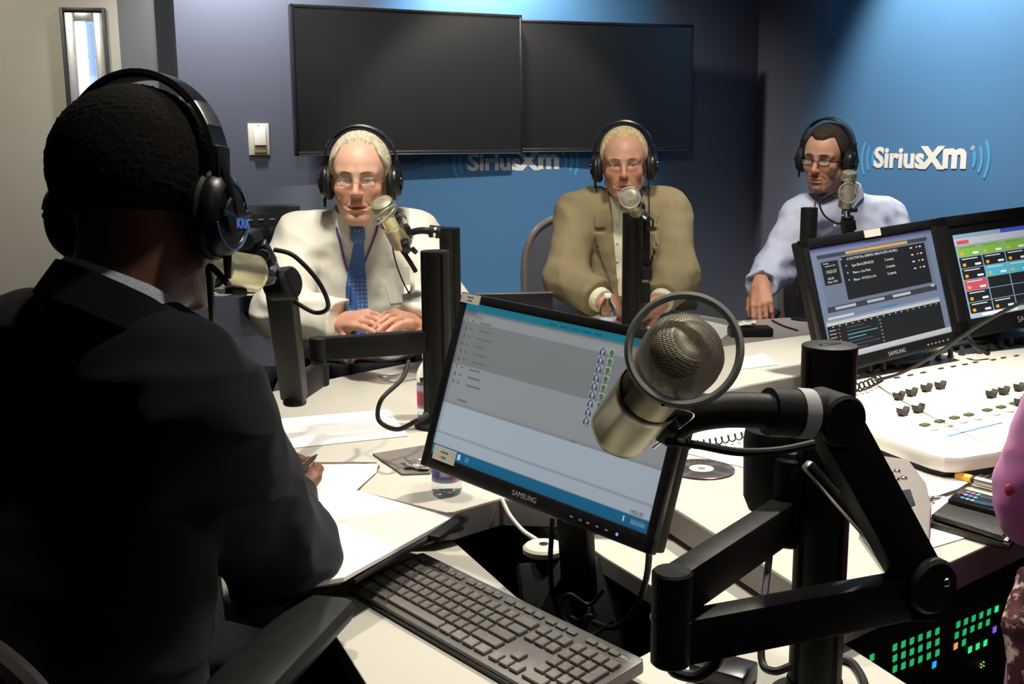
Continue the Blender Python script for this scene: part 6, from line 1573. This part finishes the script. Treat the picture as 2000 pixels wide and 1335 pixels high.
tag(G().tube([at(1590, 345, 3.9), at(1593, 370, 3.86), at(1592, 405, 3.84), at(1588, 440, 3.8)], .0022).out('headphone_lead', M_RUBBER), 'thin lead down the pale blue shirt behind its post', 'cable')

# ================================================================ man in the black suit, seen from behind
yaw = math.radians(17); f1 = V((math.sin(yaw), math.cos(yaw), -.10)).normalized(); fwb = V((math.sin(math.radians(14)), math.cos(math.radians(14)), 0))
Mh = mouth_frame(288, 412, 1.225, f1, (-.02, .02, 1), .985)
J = dict(neck=at(228, 625, 1.18), chest=V((-.50, 1.10, .86)), belly=V((-.53, 1.04, .70)), pelvis=V((-.55, 1.02, .54)), shr=at(372, 800, 1.14), shl=at(-85, 770, 1.24),
         elr=at(540, 1085, 1.37), ell=V((-.80, 1.56, .82)), wrr=at(548, 985, 1.63), wrl=V((-.50, 1.80, .775)))
nm = (V(J['shr'])+V(J['shl']))/2; J['chest'] = nm+V((-.01, -.03, -.20)); J['belly'] = nm+V((-.03, -.06, -.36)); J['pelvis'] = nm+V((-.05, -.08, -.50))
auto_legs(J, fwb, 1)
wr_ = J['wrr']; Hr = handM(wr_, at(596, 895, 1.73), (.55, -.35, .75)); Hl = handM(J['wrl'], V(J['wrl'])+V((.1, .06, 0)), (0, 0, 1))
p = build_person(J, fwb, Mh, (0.16, 0.075, 0.045), 'brown', 'man in black suit seen from behind at left, writing at the desk', dict(red=.05, neck=1.05, jaw=1.08), [(Hr, 1, (.55, .6, .65, .7), (.7, .6), {}), (Hl, -1, (.3, .3, .3, .3), (.3, .2), {})])
# lighter skin on the writing hand and lower face is the lamp's work; hair:
head_extras(p, Mh, (0.012, 0.010, 0.009), 'short', dict(ht=.0125, hr=.0016, hro=.85, brow=(.01, .01, .01), seed=4, hf=700), 'black')
jk = jacket(p, J, fwb, M_NAVY, 5, h=.0058, amp=.0055, inf=.022, cuff=.06, shw=.078)
fwn = V((math.sin(.85), math.cos(.85), 0)); NM = frame(V(J['neck'])+V((.0, .0, .016)), V((fwn.y, -fwn.x, 0)), fwn+V((0, 0, -.50)))
collar(p, NM, mat('striped_pale_shirt', (.50, .55, .62), .8, 0, .2, .3, 500, .2, 600), .064, .030, .01, .5)
NJ = frame(V(J['neck'])+V((-.004, -.010, .002)), V((fwn.y, -fwn.x, 0)), fwn+V((0, 0, -.60))); collar(p, NJ, M_NAVY, .074, .034, .0, .95, 'jacket_collar', .009)
trousers(p, J, fwb)
headphones(Mh, 'large black headphones with blue trim on the man in the black suit', 1.04, metal=True, blue=True, tilt=.0)
Rc = Mh @ V((.105, 0, -.085))
tag(G().tube([Rc, at(410, 520, V(Rc).y+.01), at(411, 560, V(Rc).y+.02), at(414, 612, V(Rc).y+.05), at(418, 680, V(Rc).y+.16)], .0038).out('headphone_lead', M_RUBBER), 'black lead falling from the right earcup of the man in the black suit', 'cable')
a, b = at(592, 914, 1.665), at(613, 893, 1.70)
tag(G().cyl(a-(b-a)*1.2, b, .0040, .0038).cyl(b, b+(b-a).normalized()*.012, .0035, .0008).out('pen', M_PLAST), 'black pen in the right hand of the man in the black suit', 'pen')

# ================================================================ woman in the magenta blouse at the right edge
M_LILAC = mat('lilac_blouse', (0.40, 0.10, 0.32), 0.75, 0, .3, .05, 30, .15, 500, sheen=.2)
M_PRINT = bpy.data.materials.new('maroon_printed_scarf'); M_PRINT.use_nodes = True
_n = M_PRINT.node_tree.nodes; _l = M_PRINT.node_tree.links; _b = _n['Principled BSDF']; _b.inputs['Roughness'].default_value = .8
_tc = _n.new('ShaderNodeTexCoord'); _v = _n.new('ShaderNodeTexNoise'); _v.inputs['Scale'].default_value = 70; _v.inputs['Detail'].default_value = 4; _l.new(_tc.outputs['Object'], _v.inputs['Vector'])
_r = _n.new('ShaderNodeValToRGB'); _l.new(_v.outputs['Fac'], _r.inputs[0]); _l.new(_r.outputs[0], _b.inputs['Base Color'])
_r.color_ramp.elements[0].color = (.06, .01, .015, 1); _r.color_ramp.elements[0].position = .50; _r.color_ramp.elements[1].color = (.6, .45, .4, 1); _r.color_ramp.elements[1].position = .60
fw5 = V((-.45, .89, 0)).normalized()
J = dict(neck=V((1.02, 1.10, 1.18)), chest=V((1.01, 1.10, .98)), belly=V((1.00, 1.08, .76)), pelvis=V((1.00, 1.06, .56)), shl=V((.87, 1.10, 1.10)), shr=V((1.17, 1.18, 1.10)),
         ell=at(2052, 955, 1.40), elr=V((1.30, 1.40, .84)), wrl=V((.95, 1.72, .82)), wrr=V((1.15, 1.75, .80)))
J['shl'] = at(2200, 640, 1.28)
auto_legs(J, fw5, 1); J['knl'] = V((.87, 1.30, .58)); J['knr'] = V((1.05, 1.38, .58)); J['anl'] = V((.93, 1.30, .1)); J['anr'] = V((1.06, 1.38, .1)); 
Mh = Matrix.Translation((1.0, 1.13, 1.30)) @ Matrix.Rotation(.45, 4, 'Z')
p = build_person(J, fw5, Mh, (.4, .22, .15), 'warm', 'person in a lilac blouse, only an elbow and hip showing at the right edge', {}, [(handM(J['wrl'], V(J['wrl'])+V((.0, .1, -.01)), (0, 0, 1)), -1, (.4, .4, .4, .4), (.3, .2), {}), (handM(J['wrr'], V(J['wrr'])+V((-.05, .1, -.01)), (0, 0, 1)), 1, (.4, .4, .4, .4), (.3, .2), {})])
head_extras(p, Mh, (.03, .015, .01), 'short', dict(ht=.02, hr=.002), 'auburn')
lo, hi = bounds(J, ('neck', 'chest', 'belly', 'pelvis', 'shl', 'shr', 'ell', 'elr', 'wrl', 'wrr'), .14)
s = Sdf(lo, hi, .0065); limb_field(s, J, .010, fw5, belly=.85, chest=.9)
for sd in ('l', 'r'): s.cap(J['sh'+sd], J['el'+sd], .070, .060, .03); s.cap(J['el'+sd], J['wr'+sd], .060, .045, .03)
folds(s, J, .007, 3, 24); bl = cloth(p, 'blouse', s, M_LILAC)
tr = bvh(bl); q = hit(tr, 1974, 955, .003)
if q is not None: G().sphere(p.matrix_world.inverted() @ q, .0065, 12, (1, .6, 1.3)).out('cuff_button', mat('rose_button', (.45, .06, .12), .25), p)
trousers(p, J, fw5, M_PRINT)

s = Sdf(np.array(at(2010, 1240, 1.3))-.2, np.array(at(2010, 1240, 1.3))+.2, .005)
s.cap(at(2040, 1150, 1.32), at(2050, 1400, 1.28), .035, .055, .02); s.op(lambda X, Y, Z, D: D-.006*wr(X*2, Y*2, Z*.5, 40, 2)); cloth(p, 'blouse_hem', s, M_LILAC)
s = Sdf(np.array(at(1995, 1240, 1.28))-.2, np.array(at(1995, 1240, 1.28))+.2, .005)
s.cap(at(2010, 1130, 1.30), at(1986, 1220, 1.27), .016, .018, .01).cap(at(1986, 1220, 1.27), at(1992, 1350, 1.24), .018, .016, .01); s.op(lambda X, Y, Z, D: D-.004*wr(X*2, Y*2, Z*.5, 60, 1)); cloth(p, 'printed_scarf', s, M_PRINT)
# ================================================================ chairs
M_MESHF = bpy.data.materials.new('chair_mesh'); M_MESHF.use_nodes = True
_n = M_MESHF.node_tree.nodes; _l = M_MESHF.node_tree.links; _b = _n['Principled BSDF']; _b.inputs['Base Color'].default_value = (.05, .045, .05, 1); _b.inputs['Roughness'].default_value = .6
_tc = _n.new('ShaderNodeTexCoord'); _w = _n.new('ShaderNodeTexWave'); _w.inputs['Scale'].default_value = 55; _w.inputs['Distortion'].default_value = 1; _l.new(_tc.outputs['Object'], _w.inputs['Vector'])
_mp = _n.new('ShaderNodeMapRange'); _mp.inputs['To Min'].default_value = .55; _mp.inputs['To Max'].default_value = 1; _l.new(_w.outputs['Fac'], _mp.inputs['Value']); _l.new(_mp.outputs[0], _b.inputs['Alpha'])
M_CHF = mat('graphite_chair_frame', (.10, .085, .08), .35, 0, .5, .05, 40)
def chair(M, label, mesh=True, back_h=.56, arm=True, armz=.66, aw=.29, ay=.02):
    """office chair; +y is where the sitter faces, origin on the floor"""
    t = thing('office_chair', label, 'chair', M, 'office chairs around the desk')
    G().prism([(-.24, -.22), (.24, -.22), (.26, .05), (.22, .23), (-.22, .23), (-.26, .05)], .40, .45, None, .012).out('seat', M_MESHF if mesh else M_PLASTM, t)
    c = []
    for i in range(24):
        a = 2*PI*i/24; x = .265*math.copysign(abs(math.cos(a))**.62, math.cos(a)); z = .5*back_h*math.copysign(abs(math.sin(a))**.7, math.sin(a))
        x *= 1+.12*(z/back_h); c.append((x, -.24-.10*(z+.2)+.9*x*x*.35, .46+back_h/2+z))
    G().tube(c, .014, 10, 4, True).out('back_frame', M_CHF, t)
    P = smooth_path(c, 3, True); ce = V((0, -.265, .46+back_h/2)); n = len(P); v = [tuple(ce)]; f = []
    for k in (.35, .7, 1.0):
        for p_ in P: q = ce.lerp(p_, k); q.y = ce.y+(p_.y-ce.y)*k*k; v.append(tuple(q))
    for i in range(n):
        j = (i+1) % n; f.append((0, 1+i, 1+j)); f += [(1+i, 1+n+i, 1+n+j, 1+j), (1+n+i, 1+2*n+i, 1+2*n+j, 1+n+j)]
    v2 = [(a, b-.008, c_) for a, b, c_ in v]; g = G().add(v, f); g.add(v2, [q[::-1] for q in f]); g.out('backrest', M_MESHF if mesh else M_PLASTM, t)
    for g_ in (-1, 1):
        G().box((g_*aw, ay, armz-.015), (.085, .26, .034), Matrix.Identity(4), .016).out('armrest', M_RUBBER, t)
        G().tube([(g_*aw, ay-.04, armz-.03), (g_*(aw+.01), ay-.08, .55), (g_*.24, -.12, .44), (g_*.12, -.08, .38)], .017, 10).out('arm_support', M_CHF, t)
    G().cyl((0, 0, .10), (0, 0, .40), .028).out('gas_column', M_STEEL, t)
    for k in range(5):
        a = 2*PI*k/5+.3; leg = G().bar((0, 0, .10), (.30*math.cos(a), .30*math.sin(a), .075), .045, .03).out('base_leg', M_CHF, t)
        G().cyl((.30*math.cos(a)-.012*math.sin(a), .30*math.sin(a)+.012*math.cos(a), .030), (.30*math.cos(a)+.012*math.sin(a), .30*math.sin(a)-.012*math.cos(a), .030), .029).out('caster', M_RUBBER, leg)
    return t
def cm_(x, y, f, r=0): f = V(f); a = math.atan2(-f.x, f.y); return Matrix.Translation((x, y, 0)) @ Matrix.Rotation(a, 4, 'Z')
ob = at(1190, 500, 4.0)
chair(cm_(at(1165, 500, 3.95).x, 3.92, (.0, -1)), 'graphite mesh office chair behind the man in the tan suit', armz=.775, back_h=.60, aw=.31)
chair(cm_(at(690, 500, 3.1).x, 3.18, (.12, -1)), 'black office chair under the man with the blue tie', False, armz=.66, back_h=.50)
chair(cm_(at(1650, 500, 4.1).x+.02, 4.16, (-.35, -.94)), 'dark office chair under the man in the pale blue shirt', False, armz=.66, back_h=.40)
chair(cm_(-.565, 1.115, (.24, .97)), 'black office chair of the man in the black suit, armrest at his elbow', True, armz=.745, back_h=.50, aw=.26, ay=.15)
chair(cm_(1.02, .98, (-.45, .89)), 'dark office chair beyond the right edge under the lilac blouse', False, armz=.60, back_h=.40)
t = thing('tablet_holder', 'dark tray with reflective edge on the desk behind the middle monitor', 'tray', at(1040, 578, 3.0)) if False else None
